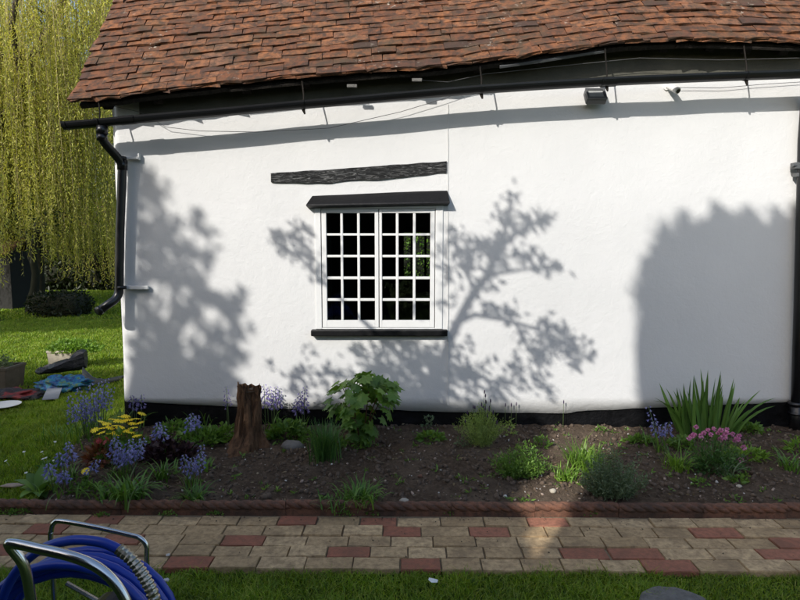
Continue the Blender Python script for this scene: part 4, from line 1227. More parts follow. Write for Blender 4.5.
# broad leaved shrub
sb_ = soil(364, 446)
sh = thing('broad_leaved_shrub', sb_, 'bushy shrub with broad lobed green leaves below the window', 'shrub')
def lobed(S, seed):
    r = random.Random(seed); pts = [(0, 0), (.20, .16), (.52, .02), (.42, .30), (.60, .46), (.36, .55), (.34, .80), (.14, .74), (0, 1.05), (-.14, .74), (-.34, .80), (-.36, .55), (-.60, .46), (-.42, .30), (-.52, .02), (-.20, .16)]
    V = [(0, .42 * S, .02 * S)]
    for (x, y) in pts: V.append((x * S * r.uniform(.9, 1.1), y * S, -.30 * S * abs(x) - .18 * S * max(0, y - .4) + r.uniform(-.02, .02) * S))
    F = [(0, i, i + 1) for i in range(1, len(pts))] + [(0, len(pts), 1)]
    return MB().add(V, F).mesh('leaf', M['bigleaf'], False)
LM = [lobed(.115, i) for i in range(6)]
rs = random.Random(12)
outline = [(432, .035), (424, .06), (416, .15), (408, .22), (400, .28), (393, .29), (386, .27), (380, .20), (374, .10)]
leaves_c = []
for i in range(120):
    py = rs.uniform(372, 432); w_ = float(np.interp(py, [o_[0] for o_ in outline][::-1], [o_[1] for o_ in outline][::-1]))
    a = rs.uniform(0, 2 * math.pi); rr = w_ * rs.uniform(.45, 1.0)
    zc = at(364, py, sb_.y).z - sb_.z
    p = Vector((math.cos(a) * rr + (.02 if py < 395 else 0), math.sin(a) * rr * .75, zc))
    leaves_c.append(p)
    out = math.atan2(p.y, p.x)
    o = link('leaf', rs.choice(LM), sh, p, (R(rs.uniform(-80, -15)), R(rs.uniform(-20, 20)), out - math.pi / 2 + rs.gauss(0, .5)))
    o.scale = (rs.uniform(.65, 1.15),) * 3
for i in range(9):
    e = leaves_c[i * 12]; MB().tube([(rs.uniform(-.03, .03), rs.uniform(-.02, .02), -.02), (e.x * .4, e.y * .4, e.z * .55), tuple(e)], [.006, .005, .003], 5).build('stem', M['stump'], sh)

# sword leaved clump
ib = soil(706, 437)
ir = thing('sword_leaved_clump', ib, 'tall clump of green sword shaped leaves at the right of the bed', 'plant')
IM = [strap_mesh(1.0, .034, b_, M['iris'], tw_) for b_, tw_ in ((.06, .15), (.22, .2), (.45, .5), (.85, .8), (1.5, .9))]
ri = random.Random(5)
def iris_leaf(x_, y_, lean, az, L, wd_, b_):
    o = link('leaf', IM[b_], ir)
    o.matrix_local = Matrix.Translation((x_, y_, -.02)) @ Matrix.Rotation(R(lean), 4, 'Y') @ Matrix.Rotation(az, 4, 'Z') @ Matrix.Diagonal((L, wd_, L, 1))
for i in range(64):
    t_ = ri.uniform(-1, 1); x_ = t_ * .185 + ri.gauss(0, .015); y_ = ri.gauss(0, .055)
    L = (.25 + .31 * ri.random() ** .8) * (1 - .22 * abs(t_)) + .02
    b_ = min(3, int(abs(t_) * 1.9 + ri.random() * 1.1))
    az = (0 if t_ > 0 else math.pi) + ri.gauss(0, .5) if b_ > 1 else ri.choice((-1, 1)) * math.pi / 2 + ri.gauss(0, .5)
    iris_leaf(x_, y_, t_ * 16 + ri.gauss(0, 7), az, L, ri.uniform(.7, 1.05), b_)
for (dx, ln_, az, L, b_) in ((.17, 26, -.15, .50, 3), (.18, 34, .1, .46, 3), (-.17, -8, math.pi + .1, .46, 4), (.14, 22, -.1, .48, 2), (-.16, -18, math.pi, .44, 3)):
    iris_leaf(dx, 0, ln_, az, L, .95, b_)

# pink pompom clump
pb = soil(714, 470)
pk = thing('pink_flower_clump', pb, 'rounded clump of pink pompom flowers in front of the sword leaves', 'flowers')
stuffpart(link('foliage', tris_mesh('foliage', *mound(1300, (.22, .13, .20), 'dstrap', .035, .011, .3), M['dstrap']), pk))
def pompom(r):
    d = unit(rng.normal(size=(46, 3))); return leaf_cards(d * r * .25, d, r * .85, r * .55, .2)
PM = [tris_mesh('flower', *pompom(.024), M['pink']) for _ in range(4)]
for (a, b) in ((696, 427), (708, 430), (714, 429), (721, 430), (727, 429), (732.5, 434), (711, 434.5), (724, 437), (720, 439.5), (737.5, 439), (743.5, 447.5), (694, 435), (689, 438.5), (739, 436), (704, 433), (692, 436), (741, 460), (718, 433), (726, 433), (735, 441), (701, 436)):
    hp = at(a, b, pb.y + random.uniform(-.06, .05) - (b > 445) * .05) - pb
    o = link('flower', random.choice(PM), pk, hp, (random.random() * 3, random.random() * 3, 0)); o.scale = (random.uniform(.62, .95),) * 3
    MB().tube([(hp.x * .6, hp.y * .7, .05), tuple(hp)], .002, 4).build('stem', M['stem'], pk)

# lavender
lb_ = soil(481, 447)
lv = thing('lavender_bush', lb_, 'upright grey green lavender bush with a few dark flower spikes', 'lavender')
parts = []
spk = []
for i in range(240):
    a = random.uniform(0, 2 * math.pi); rr = random.random() ** .6
    bx, by = math.cos(a) * rr * .05, math.sin(a) * rr * .05
    H = (.34 - .17 * rr) * random.uniform(.75, 1.08)
    ex_, ey_ = math.cos(a) * rr * .21 - .01 + .03 * (1 - rr), math.sin(a) * rr * .14
    n_ = 22; q = np.linspace(.12, 1, n_)[:, None]
    P = np.array([[bx, by, 0]]) * (1 - q) + np.array([[ex_, ey_, 0]]) * q + np.array([[0, 0, H]]) * q
    dr = rng.normal(size=(n_, 3)) * .6 + np.array([ex_ * 2, ey_ * 2, .8])
    parts.append(leaf_cards(P, dr, .022 * rng.uniform(.7, 1.3, n_), .0045))
    if i % 13 == 0: spk.append((ex_ * .7 + .015, ey_ * .7, H))
stuffpart(link('foliage', tris_mesh('foliage', *merge(parts), M['lav']), lv))
for i, (x_, y_, h_) in enumerate(spk + [(.02, 0, .37), (.03, .01, .34)]):
    MB().tube([(x_ * .6, y_ * .6, h_ * .3), (x_, y_, h_ + .045)], .0016, 4).build('stem', M['stem'], lv)
    mb = MB().blob((x_, y_, h_ + .05), (.0055, .0055, .018), 1, .3, 3, i); mb.build('flower_spike', M['lavflower'], lv)
for i, (a, b) in enumerate(((505, 405), (511, 405), (516, 404), (563, 402))):
    p = at(a, 428, -.04); q = at(a, b, -.04)
    t = thing('lavender_sprig', p, ['thin dark sprig nearest to the lavender bush, against the plinth', 'thin dark sprig, middle one of three right of the lavender', 'thin dark sprig, farthest right of three beside the lavender', 'lone thin stalk against the wall well right of the lavender'][i], 'plant')
    MB().tube([(0, 0, -.03), (0, 0, (q - p).z)], .0018, 4).build('stem', M['stem'], t)
    MB().blob((0, 0, (q - p).z), (.005, .005, .02), 1, .3, 3, i).build('flower_spike', M['lavflower'], t)
# low bright bush and grey bush
def shoots(px, py, n, r, H, m, ln, wd, label, nm, per=16):
    t = thing(nm, soil(px, py), label, 'bush'); parts = []; sd_ = px * .37
    for i in range(n):
        a = random.uniform(0, 2 * math.pi); rr = random.random() ** .5
        e = np.array([math.cos(a) * rr * r[0], math.sin(a) * rr * r[1], H * math.sqrt(max(.08, 1 - .8 * rr * rr)) * random.uniform(.6, 1.15) * (1 + .45 * n3(math.cos(a) * rr * 2, math.sin(a) * rr * 2, sd_))]) * np.array([1 + .35 * n3(math.cos(a) * 1.5, math.sin(a) * 1.5, sd_ + 5)] * 2 + [1])
        b0 = np.array([e[0] * .35, e[1] * .35, 0]); q = np.linspace(.15, 1, per)[:, None]
        P = b0 * (1 - q) + e * q
        dr = rng.normal(size=(per, 3)) * .7 + np.array([e[0], e[1], .6])
        parts.append(leaf_cards(P, dr, ln * rng.uniform(.7, 1.3, per), wd))
    stuffpart(link('foliage', tris_mesh('foliage', *merge(parts), M[m]), t))
    return t
shoots(519, 478, 150, (.20, .12), .21, 'herb', .026, .008, 'low bright green feathery bush right of the lavender', 'green_bush')
shoots(612, 499, 260, (.22, .13), .29, 'sage', .020, .007, 'dark grey green rounded bush just behind the edging', 'grey_green_bush', 20)

# stump
sp_ = soil(250, 447)
st = thing('tree_stump', sp_, 'rotten brown tree stump standing in the flower bed', 'stump')
V = []; n = 40; L = 26; H = at(250, 386, sp_.y).z - sp_.z
for j in range(L + 1):
    t_ = j / L
    for k in range(n):
        a = 2 * math.pi * k / n
        fl = .035 * max(0, 1 - t_ * 2.6) ** 1.5 * (1 + .8 * math.sin(3 * a + 1)) + .075 * max(0, 1 - t_ * 2.2) ** 2 * max(0, math.cos(a - math.pi - .3)) ** 3
        rr = .100 - .030 * t_ + 1.5 * fl + .030 * n3(math.cos(a) * 2.0, math.sin(a) * 2.0, t_ * 1.6, 1.5) + .022 * n3(math.cos(a) * 5, math.sin(a) * 5, t_ * 2.6) + .009 * n3(math.cos(a) * 11, math.sin(a) * 11, t_ * 3.0) + .003 * n3(math.cos(a) * 9, math.sin(a) * 9, t_ * 12)
        top = H + .045 * n3(math.cos(a) * 2, math.sin(a) * 2, 9)
        V.append((math.cos(a) * rr + .005 * t_ - .0, math.sin(a) * rr * .9, -.05 + (top + .05) * t_))
F = [(j * n + k, j * n + (k + 1) % n, (j + 1) * n + (k + 1) % n, (j + 1) * n + k) for j in range(L) for k in range(n)]
MB().add(V, F).build('bark', M['stump'], st, smooth=False)
V = [(0, 0, H - .035)] + [(math.cos(2 * math.pi * k / n) * .076, math.sin(2 * math.pi * k / n) * .068, H - .030 + .012 * n3(k * .4, 0, 0)) for k in range(n)]
MB().add(V, [(0, 1 + k, 1 + (k + 1) % n) for k in range(n)]).build('cut_top', M['stump_top'], st)
MB().tube([(-.07, -.01, H - .03), (-.074, -.01, H + .035)], [.014, .004], 5).build('splinter', M['stump'], st)

# ================================================================== yard at the left
def lump(name, px, py, r, m, label, cat, amp=.3, sc=1.8, seed=1, zoff=.3, rot=0, sub=4):
    p = gnd(px, py, 0); o = tag(MB().blob((0, 0, 0), r, sub, amp, sc, seed).build(name, M[m], smooth=True), label, cat)
    o.location = p + Vector((0, 0, r[2] * zoff)); o.rotation_euler = (0, 0, rot); return o
p = gnd(60, 379, 0)
# black bag: a slumped long sack with raised right corner
V, F = [], []; n, L = 18, 14
for i in range(L + 1):
    t_ = i / L; xx_ = -.28 + .58 * t_; w_ = .16 * math.sin(math.pi * min(.96, .10 + t_ * .86)) + .02; h_ = .05 + .13 * t_ ** 1.3 * (1 if t_ < .93 else .8)
    for k in range(n):
        a = 2 * math.pi * k / n
        V.append((xx_, math.cos(a) * w_ + .03 * n3(t_ * 3, a, 1), .02 + h_ * .9 * t_ + (.08 + h_ * math.sin(a)) * (.7 + .5 * n3(t_ * 4, math.sin(a) * 2, 4)) if True else 0))
F = [(i * n + k, i * n + (k + 1) % n, (i + 1) * n + (k + 1) % n, (i + 1) * n + k) for i in range(L) for k in range(n)] + [tuple(range(n)), tuple(range(L * n, L * n + n))]
o = tag(MB().add(V, F).build('black_sack', M['tarp'], smooth=False), 'slumped black sack lying on the lawn on the blue cloth heap', 'sack'); o.location = p + Vector((0, .05, .02))
lump('blue_cloth_heap', 64, 389, (.27, .15, .10), 'bluebag', 'crumpled heap of blue and green patterned cloth on the lawn', 'cloth', .7, 3.2, 4, .35)
# grey strip
pts = [gnd(84, 372, .12), gnd(92, 379, .05), gnd(104, 381, .02), gnd(124, 377, .02)]
mb = MB()
V = []
for i in range(25):
    t_ = i / 24 * 3; k = min(2, int(t_)); q = pts[k].lerp(pts[k + 1], t_ - k); hgt = .05 + .10 * max(0, 1 - t_ / 1.3)
    V += [(q.x, q.y - .08, .0), (q.x, q.y - .02 + .02 * n3(t_ * 3, 0, 1), hgt * .6 + q.z * .8), (q.x, q.y + .05, hgt * .4 + q.z * .5 + .02 * n3(t_ * 4, 2, 2)), (q.x, q.y + .12, .0)]
F = [(i * 4 + k, (i + 1) * 4 + k, (i + 1) * 4 + k + 1, i * 4 + k + 1) for i in range(24) for k in range(3)]
o = mb.add(V, F).build('grey_dust_sheet', M['gstrip'], smooth=True); tag(o, 'grey green sheet trailing from the sack to the cottage corner', 'sheet')
sm = o.modifiers.new('thick', 'SOLIDIFY'); sm.thickness = .012
p = gnd(53, 400, .02); q = gnd(60, 389, .05)
V = [gnd(42, 400, .015), gnd(58, 399, .015), gnd(62, 388.5, .05), gnd(47, 389.5, .05)]
V2 = [v + Vector((0, .004, .010)) for v in V]
tag(MB().add(V + V2, [(0, 1, 2, 3), (7, 6, 5, 4), (0, 4, 5, 1), (1, 5, 6, 2), (2, 6, 7, 3), (3, 7, 4, 0)]).build('grey_board', M['sheet']), 'flat grey board propped on the grass before the blue cloth', 'board')
o = lump('dark_cloth', 10, 397, (.30, .17, .06), 'rug', 'dark cloth with red patches bunched on the lawn at the left edge', 'cloth', .6, 2.6, 8, .3)
p = gnd(4, 405, .02); n = 24
mb = MB(); mb.tube([p, p + Vector((0, 0, .008))], [.14, .15], 24); tag(mb.build('white_disc', M['white']), 'white flat round lid lying on the lawn at the left edge', 'lid')
# planters
def trough(px, py, sx, sy, sz, m, label, nm='planter'):
    p = gnd(px, py, 0); t = thing(nm, p, label, 'planter')
    V, F = [], []
    for (s_, z) in ((.90, -.03), (1.0, sz), (1.04, sz), (1.04, sz + .03), (.88, sz + .03), (.86, sz - .03)):
        V += [(-sx / 2 * s_, -sy / 2 * s_, z), (sx / 2 * s_, -sy / 2 * s_, z), (sx / 2 * s_, sy / 2 * s_, z), (-sx / 2 * s_, sy / 2 * s_, z)]
    for l in range(5):
        F += [(l * 4 + k, l * 4 + (k + 1) % 4, (l + 1) * 4 + (k + 1) % 4, (l + 1) * 4 + k) for k in range(4)]
    F += [(20, 21, 22, 23)]
    MB().add(V, F).build('pot', M[m], t, bevel=.01)
    MB().box((0, 0, sz - .012), (sx * .84, sy * .84, .03)).build('soil', M['soil'], t)
    return t
t = trough(-6, 387, .52, .34, .22, 'brownpot', 'brown weathered trough planter at the left edge of the lawn')
stuffpart(link('foliage', tris_mesh('foliage', *[(a + np.array([0, 0, .22]) if i == 0 else a) for i, a in enumerate(mound(500, (.22, .14, .17), 'sage', .05, .012))], M['sage']), t))
t = trough(66, 366, .32, .28, .20, 'pale', 'pale stone planter with yellow green shrub in the sunlit lawn')
stuffpart(link('foliage', tris_mesh('foliage', *[(a + np.array([.10, 0, .20]) if i == 0 else a) for i, a in enumerate(mound(900, (.36, .22, .15), 'lime', .05, .03))], M['lime']), t))
# worn line in the lawn
a_, b_ = gnd(20, 386, 0), gnd(124, 365, 0)
V = []
for i in range(31):
    q = a_.lerp(b_, i / 30); V += [(q.x, q.y - .06 - .03 * n3(q.x, 0, 2, 4), -.022), (q.x, q.y + .05 + .03 * n3(q.x, 5, 2, 4), -.022)]
tag(MB().add(V, [(i * 2, i * 2 + 2, i * 2 + 3, i * 2 + 1) for i in range(30)]).build('worn_edge', M['soil']), kind='structure')

# ================================================================== trees and hedges behind
def limb(mb, a, b, r0, r1, wob=.1, seg=7, n=7):
    a, b = Vector(a), Vector(b); L = (b - a).length; s_ = random.random() * 50
    pts = [a.lerp(b, i / n) + Vector((n3(i * .5, s_, 0), n3(i * .5, s_, 9), n3(i * .5, s_, 19) * .5)) * wob * L * math.sin(math.pi * i / n) for i in range(n + 1)]
    mb.tube(pts, [r0 + (r1 - r0) * i / n for i in range(n + 1)], seg)
    return pts

# weeping willow
wc = Vector((-10.6, 10.6, 0))
wl = thing('willow_tree', wc, 'weeping willow with hanging yellow green strands left of the cottage', 'tree')
mb = MB()
limb(mb, (0, 0, -.1), (.2, .1, 3.0), .42, .33, .05, 12)
tops = []
for i in range(16):
    a = 2 * math.pi * i / 16 + random.uniform(-.2, .2); rr = random.uniform(1.6, 4.6)
    e = Vector((math.cos(a) * rr, math.sin(a) * rr, random.uniform(5.5, 10.8)))
    pts = limb(mb, (.2, .1, 2.7), e, .17, .05, .12)
    for k in (3, 5, 7):
        for _ in range(2):
            e2 = pts[k] + Vector((random.gauss(0, 1.1), random.gauss(0, 1.1), random.uniform(.1, .9)))
            tops += limb(mb, pts[k], e2, .045, .012, .15, 5, 5)[2:]
    tops += pts[3:]
mb.build('trunk', M['bark'], wl, smooth=True)
parts, tw = [], MB()
rw = random.Random(8)
clumps = [(q, rw.uniform(.2, .6), rw.uniform(2.0, 9.0)) for q in rw.sample(tops, min(len(tops), 420))]
twV = []
for i in range(7000):
    ci = rw.randrange(len(clumps)); p, cs, cl_ = clumps[ci]; x_, y_ = p.x + rw.gauss(0, cs), p.y + rw.gauss(0, cs)
    z0 = p.z + rw.uniform(-.2, .5)
    wz = n3(x_, y_, 3, .55)
    z1 = max(.45 + 2.2 * max(0, wz + .25) + rw.uniform(0, .5) + max(0, .5 - .35 * (x_ - 1.5)) * .6, z0 - cl_ * rw.uniform(.55, 1.1))
    if rw.random() < .3: z1 = max(z1, z0 - rw.uniform(.8, 2.2))
    Ln = z0 - z1
    if Ln < .5: continue
    m_ = int(Ln / .062); q = np.linspace(0, 1, m_)
    dx, dy = rw.gauss(0, .12) * Ln * .3, rw.gauss(0, .12) * Ln * .3
    P = np.stack([x_ + dx * q + .05 * np.sin(q * 5 + i), y_ + dy * q + .05 * np.cos(q * 4 + i), z0 - Ln * q], 1)
    dr = rng.normal(size=(m_, 3)) * .55 + np.array([0, 0, -.8])
    parts.append(leaf_cards(P, dr, rng.uniform(.05, .125, m_), rng.uniform(.014, .028, m_)))
    if i % 2 == 0: tw.tube([tuple(P[k]) for k in (0, m_ // 2, m_ - 1)], [.007, .005, .002], 3, cap=False)
stuffpart(link('crown', tris_mesh('crown', *merge(parts), M['willow']), wl))
stuffpart(tw.build('hanging_twigs', M['willow_twig'], wl, fix=False))

def hedge(name, c, half, n, ln, wd, m, label, cat='hedge', group=None, core=.82, amp=.25, rz=0, profile=None, coreclip=True):
    t = thing(name, (c[0], c[1], 0), label, cat, group, rz)
    h = 2 * half[2]
    d = unit(rng.normal(size=(n, 3)))
    k = 4.0                                                   # squarish body
    sq = (np.abs(d) ** k).sum(1, keepdims=True) ** (1 / k)
    P = d / sq * (.80 + .24 * rng.random((n, 1)))
    lum = np.array([1 + amp * n3(q[0] * half[0], q[1] * half[1], q[2] * half[2], 1.3) for q in P])[:, None]
    P = P * lum * np.array(half)
    dr = d + rng.normal(size=(n, 3)) * .8
    P[:, 2] += half[2]; ok = P[:, 2] > -.02
    V, T = leaf_cards(P[ok], dr[ok], ln * rng.uniform(.6, 1.4, ok.sum()), wd * rng.uniform(.7, 1.3, ok.sum()))
    stuffpart(link('foliage', tris_mesh('foliage', V, T, M[m]), t))
    mb = MB(); bm = bmesh.new(); bmesh.ops.create_icosphere(bm, subdivisions=4, radius=1)
    Vc = []
    for v in bm.verts:
        q = v.co; s_ = (abs(q.x) ** k + abs(q.y) ** k + abs(q.z) ** k) ** (1 / k); q = q / s_ * core
        lu = 1 + amp * n3(q.x * half[0], q.y * half[1], q.z * half[2], 1.3)
        Vc.append((q.x * half[0] * lu, q.y * half[1] * lu, max(-.03, q.z * half[2] * lu + half[2])))
    mb.add(Vc, [tuple(v.index for v in f.verts) for f in bm.faces]); bm.free()
    mb.build('solid_core', M['core'], t)  # opaque mass added inside the leaves so no light passes
    return t
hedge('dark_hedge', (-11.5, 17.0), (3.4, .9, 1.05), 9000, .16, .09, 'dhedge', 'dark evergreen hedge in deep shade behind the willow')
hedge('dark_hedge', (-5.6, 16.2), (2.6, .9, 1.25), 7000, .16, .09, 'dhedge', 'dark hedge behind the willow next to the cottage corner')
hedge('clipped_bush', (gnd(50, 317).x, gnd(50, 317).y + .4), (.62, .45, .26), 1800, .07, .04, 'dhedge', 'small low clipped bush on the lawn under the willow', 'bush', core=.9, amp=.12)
hedge('garden_hedge', (1.6, 22.0), (6.5, .8, 1.3), 9000, .16, .09, 'lime', 'green hedge behind the cottage, glimpsed through the window')
# trees further off
def far_tree(x, y, H, rad, n, m, label, ls=.35, group=None):
    t = thing('background_tree', (x, y, 0), label, 'tree', group); mb = MB(); limb(mb, (0, 0, -.1), (0, 0, H * .6), .25, .12, .05, 9)
    tips = []
    for i in range(9):
        e = Vector((random.gauss(0, rad * .5), random.gauss(0, rad * .5), H * random.uniform(.5, .95))); tips += limb(mb, (0, 0, H * .35), e, .1, .03)[3:]
    mb.build('trunk', M['bark'], t, smooth=True)
    P = np.array([tips[random.randrange(len(tips))][:] for _ in range(n)]) + rng.normal(size=(n, 3)) * rad * .24
    V, T = leaf_cards(P, rng.normal(size=(n, 3)), ls * rng.uniform(.6, 1.3, n), ls * .55)
    stuffpart(link('crown', tris_mesh('crown', V, T, M[m]), t)); return t
far_tree(-20, 27, 8.0, 3.4, 4200, 'tree', 'leafy green tree far behind the willow at the left')
far_tree(-13, 30, 7.0, 3.2, 4200, 'tree', 'leafy tree far behind the willow near the cottage roof')
far_tree(-24, 34, 9.0, 3.4, 3500, 'tree', 'distant tree at the far left beyond the shed')
# dark trunks under the willow
for (a, b, hh, lab) in ((30, 312, 2.2, 'dark slim tree trunk leaning under the willow'), (38, 310, 2.4, 'thin dark stem standing beside the leaning trunk')):
    p = gnd(a, b); t = thing('slim_tree', p, lab, 'tree'); mb = MB(); limb(mb, (0, 0, -.1), (.3, 0, hh), .11, .06, .08); limb(mb, (.15, 0, hh * .5), (-.3, .1, hh * 1.1), .05, .02)
    mb.build('trunk', M['core'], t, smooth=True)
    n = 260; P = np.array([.2, 0, hh]) + rng.normal(size=(n, 3)) * np.array([.5, .4, .35]); stuffpart(link('crown', tris_mesh('crown', *leaf_cards(P, rng.normal(size=(n, 3)), .11, .05), M['hedge']), t))
# shed and pale house beyond
p = gnd(-2, 309); q = thing('garden_shed', p, 'small dark shed with brown roof at the left edge under the willow', 'shed')
MB().box((-.45, .8, .7), (1.5, 1.4, 1.5)).build('wall', M['shed'], q)
mb = MB().prism([(-.02, 1.44), (.8, 1.80), (1.62, 1.44), (1.62, 1.38), (.8, 1.74), (-.02, 1.38)], 'x', -1.3, .38); mb.build('roof', M['farroof'], q)
MB().box((-.20, .088, .65), (.16, .02, .45)).build('door_panel', M['farwall'], q)
hs = thing('far_house', (-19, 34, 0), 'pale rendered house far behind the willow, barely showing through', 'house')
MB().box((0, 0, 1.4), (14, 5, 2.8)).build('wall', M['farwall'], hs)
MB().prism([(-2.8, 2.75), (0, 4.6), (2.8, 2.75)], 'x', -7.3, 7.3).build('roof', M['farroof'], hs)
for i in range(5):
    w1 = MB().box((-5.2 + 2.6 * i, -2.505, 1.5), (1.0, .05, 1.1)).build('window', M['farwall'], hs); MB().box((-5.2 + 2.6 * i, -2.535, 1.5), (.84, .03, .94)).build('pane', M['black'], w1)

# ================================================================== trees behind the photographer, whose shade falls on wall and garden
def wpx(px, py): q = at(px, py, 0); return q.x, q.z
# near tree: clear leaf shadows around the window
Y1 = -3.0
def cast(px, py, y=Y1): return shade_pt(*wpx(px, py), y)
nt_base = cast(422, 430); tb = Vector((nt_base.x - .05, Y1 - .1, -.05))
gt = thing('garden_tree', tb, 'slender garden tree beside the photographer shading the wall at the window', 'tree')
mb = MB(); parts = []
def rel(p): return p - tb
tr = [rel(Vector((tb.x, tb.y, -.05))), rel(Vector((tb.x + .05, tb.y, 1.2))), rel(Vector((nt_base.x, Y1, nt_base.z)))]
mb.tube(tr, [.085, .07, .05], 9)
def branch(pl, r0, r1, dy=0.0):
    pts = []
    for i in range(len(pl) - 1):
        for k in range(3):
            t_ = k / 3; a, b = pl[i], pl[i + 1]; pts.append((a[0] + (b[0] - a[0]) * t_, a[1] + (b[1] - a[1]) * t_))
    pts.append(pl[-1]); n_ = len(pts)
    W_ = [rel(cast(p[0], p[1], Y1 + dy * i / n_)) for i, p in enumerate(pts)]
    mb.tube(W_, [r0 + (r1 - r0) * i / (n_ - 1) for i in range(n_)], 6)
branch([(422, 430), (436, 385), (452, 335), (470, 300), (488, 275), (499, 250), (509, 220), (512, 193)], .042, .008, .2)
branch([(499, 250), (520, 232), (550, 217)], .016, .006); branch([(488, 275), (520, 270), (561, 267)], .016, .006, -.2)
branch([(452, 325), (475, 315), (505, 320), (540, 330), (565, 345), (592, 358)], .02, .006, -.2)
branch([(515, 322), (535, 360), (548, 390)], .013, .006); branch([(480, 300), (462, 265), (455, 235)], .015, .006, .2)
branch([(436, 385), (400, 355), (360, 318), (330, 288), (300, 258), (270, 236)], .026, .006, .3)
branch([(470, 372), (500, 385), (520, 400)], .015, .006); branch([(430, 405), (390, 385), (340, 375), (290, 372)], .02, .006)
branch([(300, 258), (290, 240), (303, 226)], .010, .004)
mb.build('trunk', M['bark'], gt, smooth=True)
clusters = [(512, 200, 6, 10, 26), (505, 215, 9, 10, 38), (515, 228, 8, 8, 34), (535, 222, 12, 7, 50), (548, 218, 7, 5, 24), (482, 250, 14, 12, 110), (497, 245, 10, 10, 60), (470, 262, 10, 8, 50), (520, 258, 10, 7, 40), (545, 266, 14, 6, 60), (530, 252, 7, 6, 20), (455, 240, 10, 12, 60), (452, 268, 9, 14, 50), (460, 300, 9, 9, 26), (485, 280, 12, 8, 50), (500, 262, 8, 6, 26),
            (505, 314, 14, 7, 64), (490, 310, 8, 5, 22), (552, 345, 14, 11, 90), (575, 350, 12, 8, 60), (590, 356, 5, 4, 14), (545, 325, 9, 7, 34), (565, 332, 10, 7, 44), (525, 340, 10, 8, 34), (540, 360, 10, 8, 50), (530, 380, 12, 10, 60), (548, 392, 8, 8, 24), (575, 365, 8, 4, 20), (515, 365, 9, 8, 40),
            (290, 238, 9, 7, 40), (278, 240, 8, 6, 34), (303, 228, 8, 6, 30), (300, 252, 9, 8, 44), (312, 264, 7, 7, 26), (318, 278, 6, 7, 18), (284, 248, 8, 5, 24),
            (400, 370, 26, 16, 330), (430, 360, 22, 16, 260), (420, 395, 30, 12, 300), (385, 395, 22, 10, 170), (450, 380, 16, 16, 150), (472, 372, 14, 10, 80), (490, 390, 14, 9, 80), (505, 380, 9, 8, 34), (460, 345, 10, 8, 30), (400, 345, 22, 7, 100), (360, 352, 12, 7, 44), (375, 372, 16, 10, 90),
            (330, 372, 10, 5, 26), (300, 368, 8, 4, 20), (318, 382, 9, 5, 28), (345, 386, 10, 6, 40), (290, 378, 7, 4, 16), (270, 366, 5, 4, 9), (295, 392, 12, 5, 34), (330, 398, 14, 5, 50), (355, 398, 14, 6, 50), (310, 352, 4, 6, 10), (440, 300, 5, 14, 14), (436, 250, 5, 14, 12), (425, 230, 10, 10, 16), (415, 310, 10, 14, 18), (335, 250, 8, 16, 14)]
for (a, b, sx, sy, n_) in clusters:
    c0 = []; n_ = max(6, int(n_ * .8))
    for _ in range(n_):
        c0.append(rel(cast(a + random.gauss(0, sx * .62), b + random.gauss(0, sy * .62), Y1 + max(-.3, min(.22, random.gauss(0, .15)))))[:])
    c0 = np.array(c0); parts.append(leaf_cards(c0, rng.normal(size=(n_, 3)) + np.array([.2, 0, .1]), rng.uniform(.045, .08, n_), rng.uniform(.026, .040, n_)))
stuffpart(link('crown', tris_mesh('crown', *merge(parts), M['tree']), gt))

hedge('sky_blocker_hedge', (4.5, -10.5), (6.5, .7, 1.7), 9000, .14, .08, 'hedge', 'unseen hedge added behind the camera to keep bright sky out of the pane reflections')  # added out of view so the panes mirror foliage, not open sky
# far broadleaf tree at the left: soft blotches on the left of the wall
Y2 = -5.6
def cast2(px, py, y=Y2): return shade_pt(*wpx(px, py), y)
c0 = cast2(170, 360); t2b = Vector((c0.x - .3, Y2, 0))
bt = thing('broadleaf_tree', t2b, 'tall broadleaf tree behind the photographer shading the left of the wall', 'tree')
mb = MB(); limb(mb, (0, 0, -.1), (0, 0, 4.2), .20, .13, .04, 9)
parts = []
cl2 = [(150, 195, 17, 20, 150), (165, 230, 18, 18, 170), (180, 250, 14, 14, 110), (150, 255, 18, 16, 130), (198, 222, 8, 10, 46), (205, 255, 9, 10, 46), (140, 225, 8, 20, 60), (165, 275, 26, 10, 120), (135, 285, 12, 16, 80), (195, 280, 12, 8, 60),
       (150, 320, 18, 12, 90), (190, 310, 16, 12, 90), (225, 305, 9, 9, 60), (240, 300, 6, 9, 36), (240, 330, 8, 10, 50), (215, 335, 16, 12, 100), (170, 345, 24, 12, 140), (240, 355, 8, 8, 50), (200, 365, 30, 12, 220), (145, 370, 24, 14, 200), (185, 390, 40, 12, 420), (225, 385, 16, 12, 120), (145, 395, 26, 10, 220), (135, 345, 10, 14, 60), (145, 175, 12, 12, 50), (205, 300, 10, 8, 40)]
for (a, b, sx, sy, n_) in cl2:
    n_ = int(n_ * .42)
    e = cast2(a, b) - t2b; limb(mb, (0, 0, 3.6), e, .045, .010, .1, 5)
    P = np.array([(cast2(a + random.gauss(0, sx * .46), b + random.gauss(0, sy * .46), Y2 + random.gauss(0, .35)) - t2b)[:] for _ in range(n_)])
    parts.append(leaf_cards(P, rng.normal(size=(n_, 3)), rng.uniform(.07, .13, n_), rng.uniform(.05, .075, n_)))
n_ = 7000                                                    # the full lower crown
d = unit(rng.normal(size=(n_, 3))) * rng.random((n_, 1)) ** .4
P = d * np.array([1.5, .8, 1.75]) + np.array([.1, 0, 2.85]); parts.append(leaf_cards(P, rng.normal(size=(n_, 3)), rng.uniform(.10, .18, n_), .09))
mb.build('trunk', M['bark'], bt, smooth=True)
stuffpart(link('crown', tris_mesh('crown', *merge(parts), M['tree']), bt))
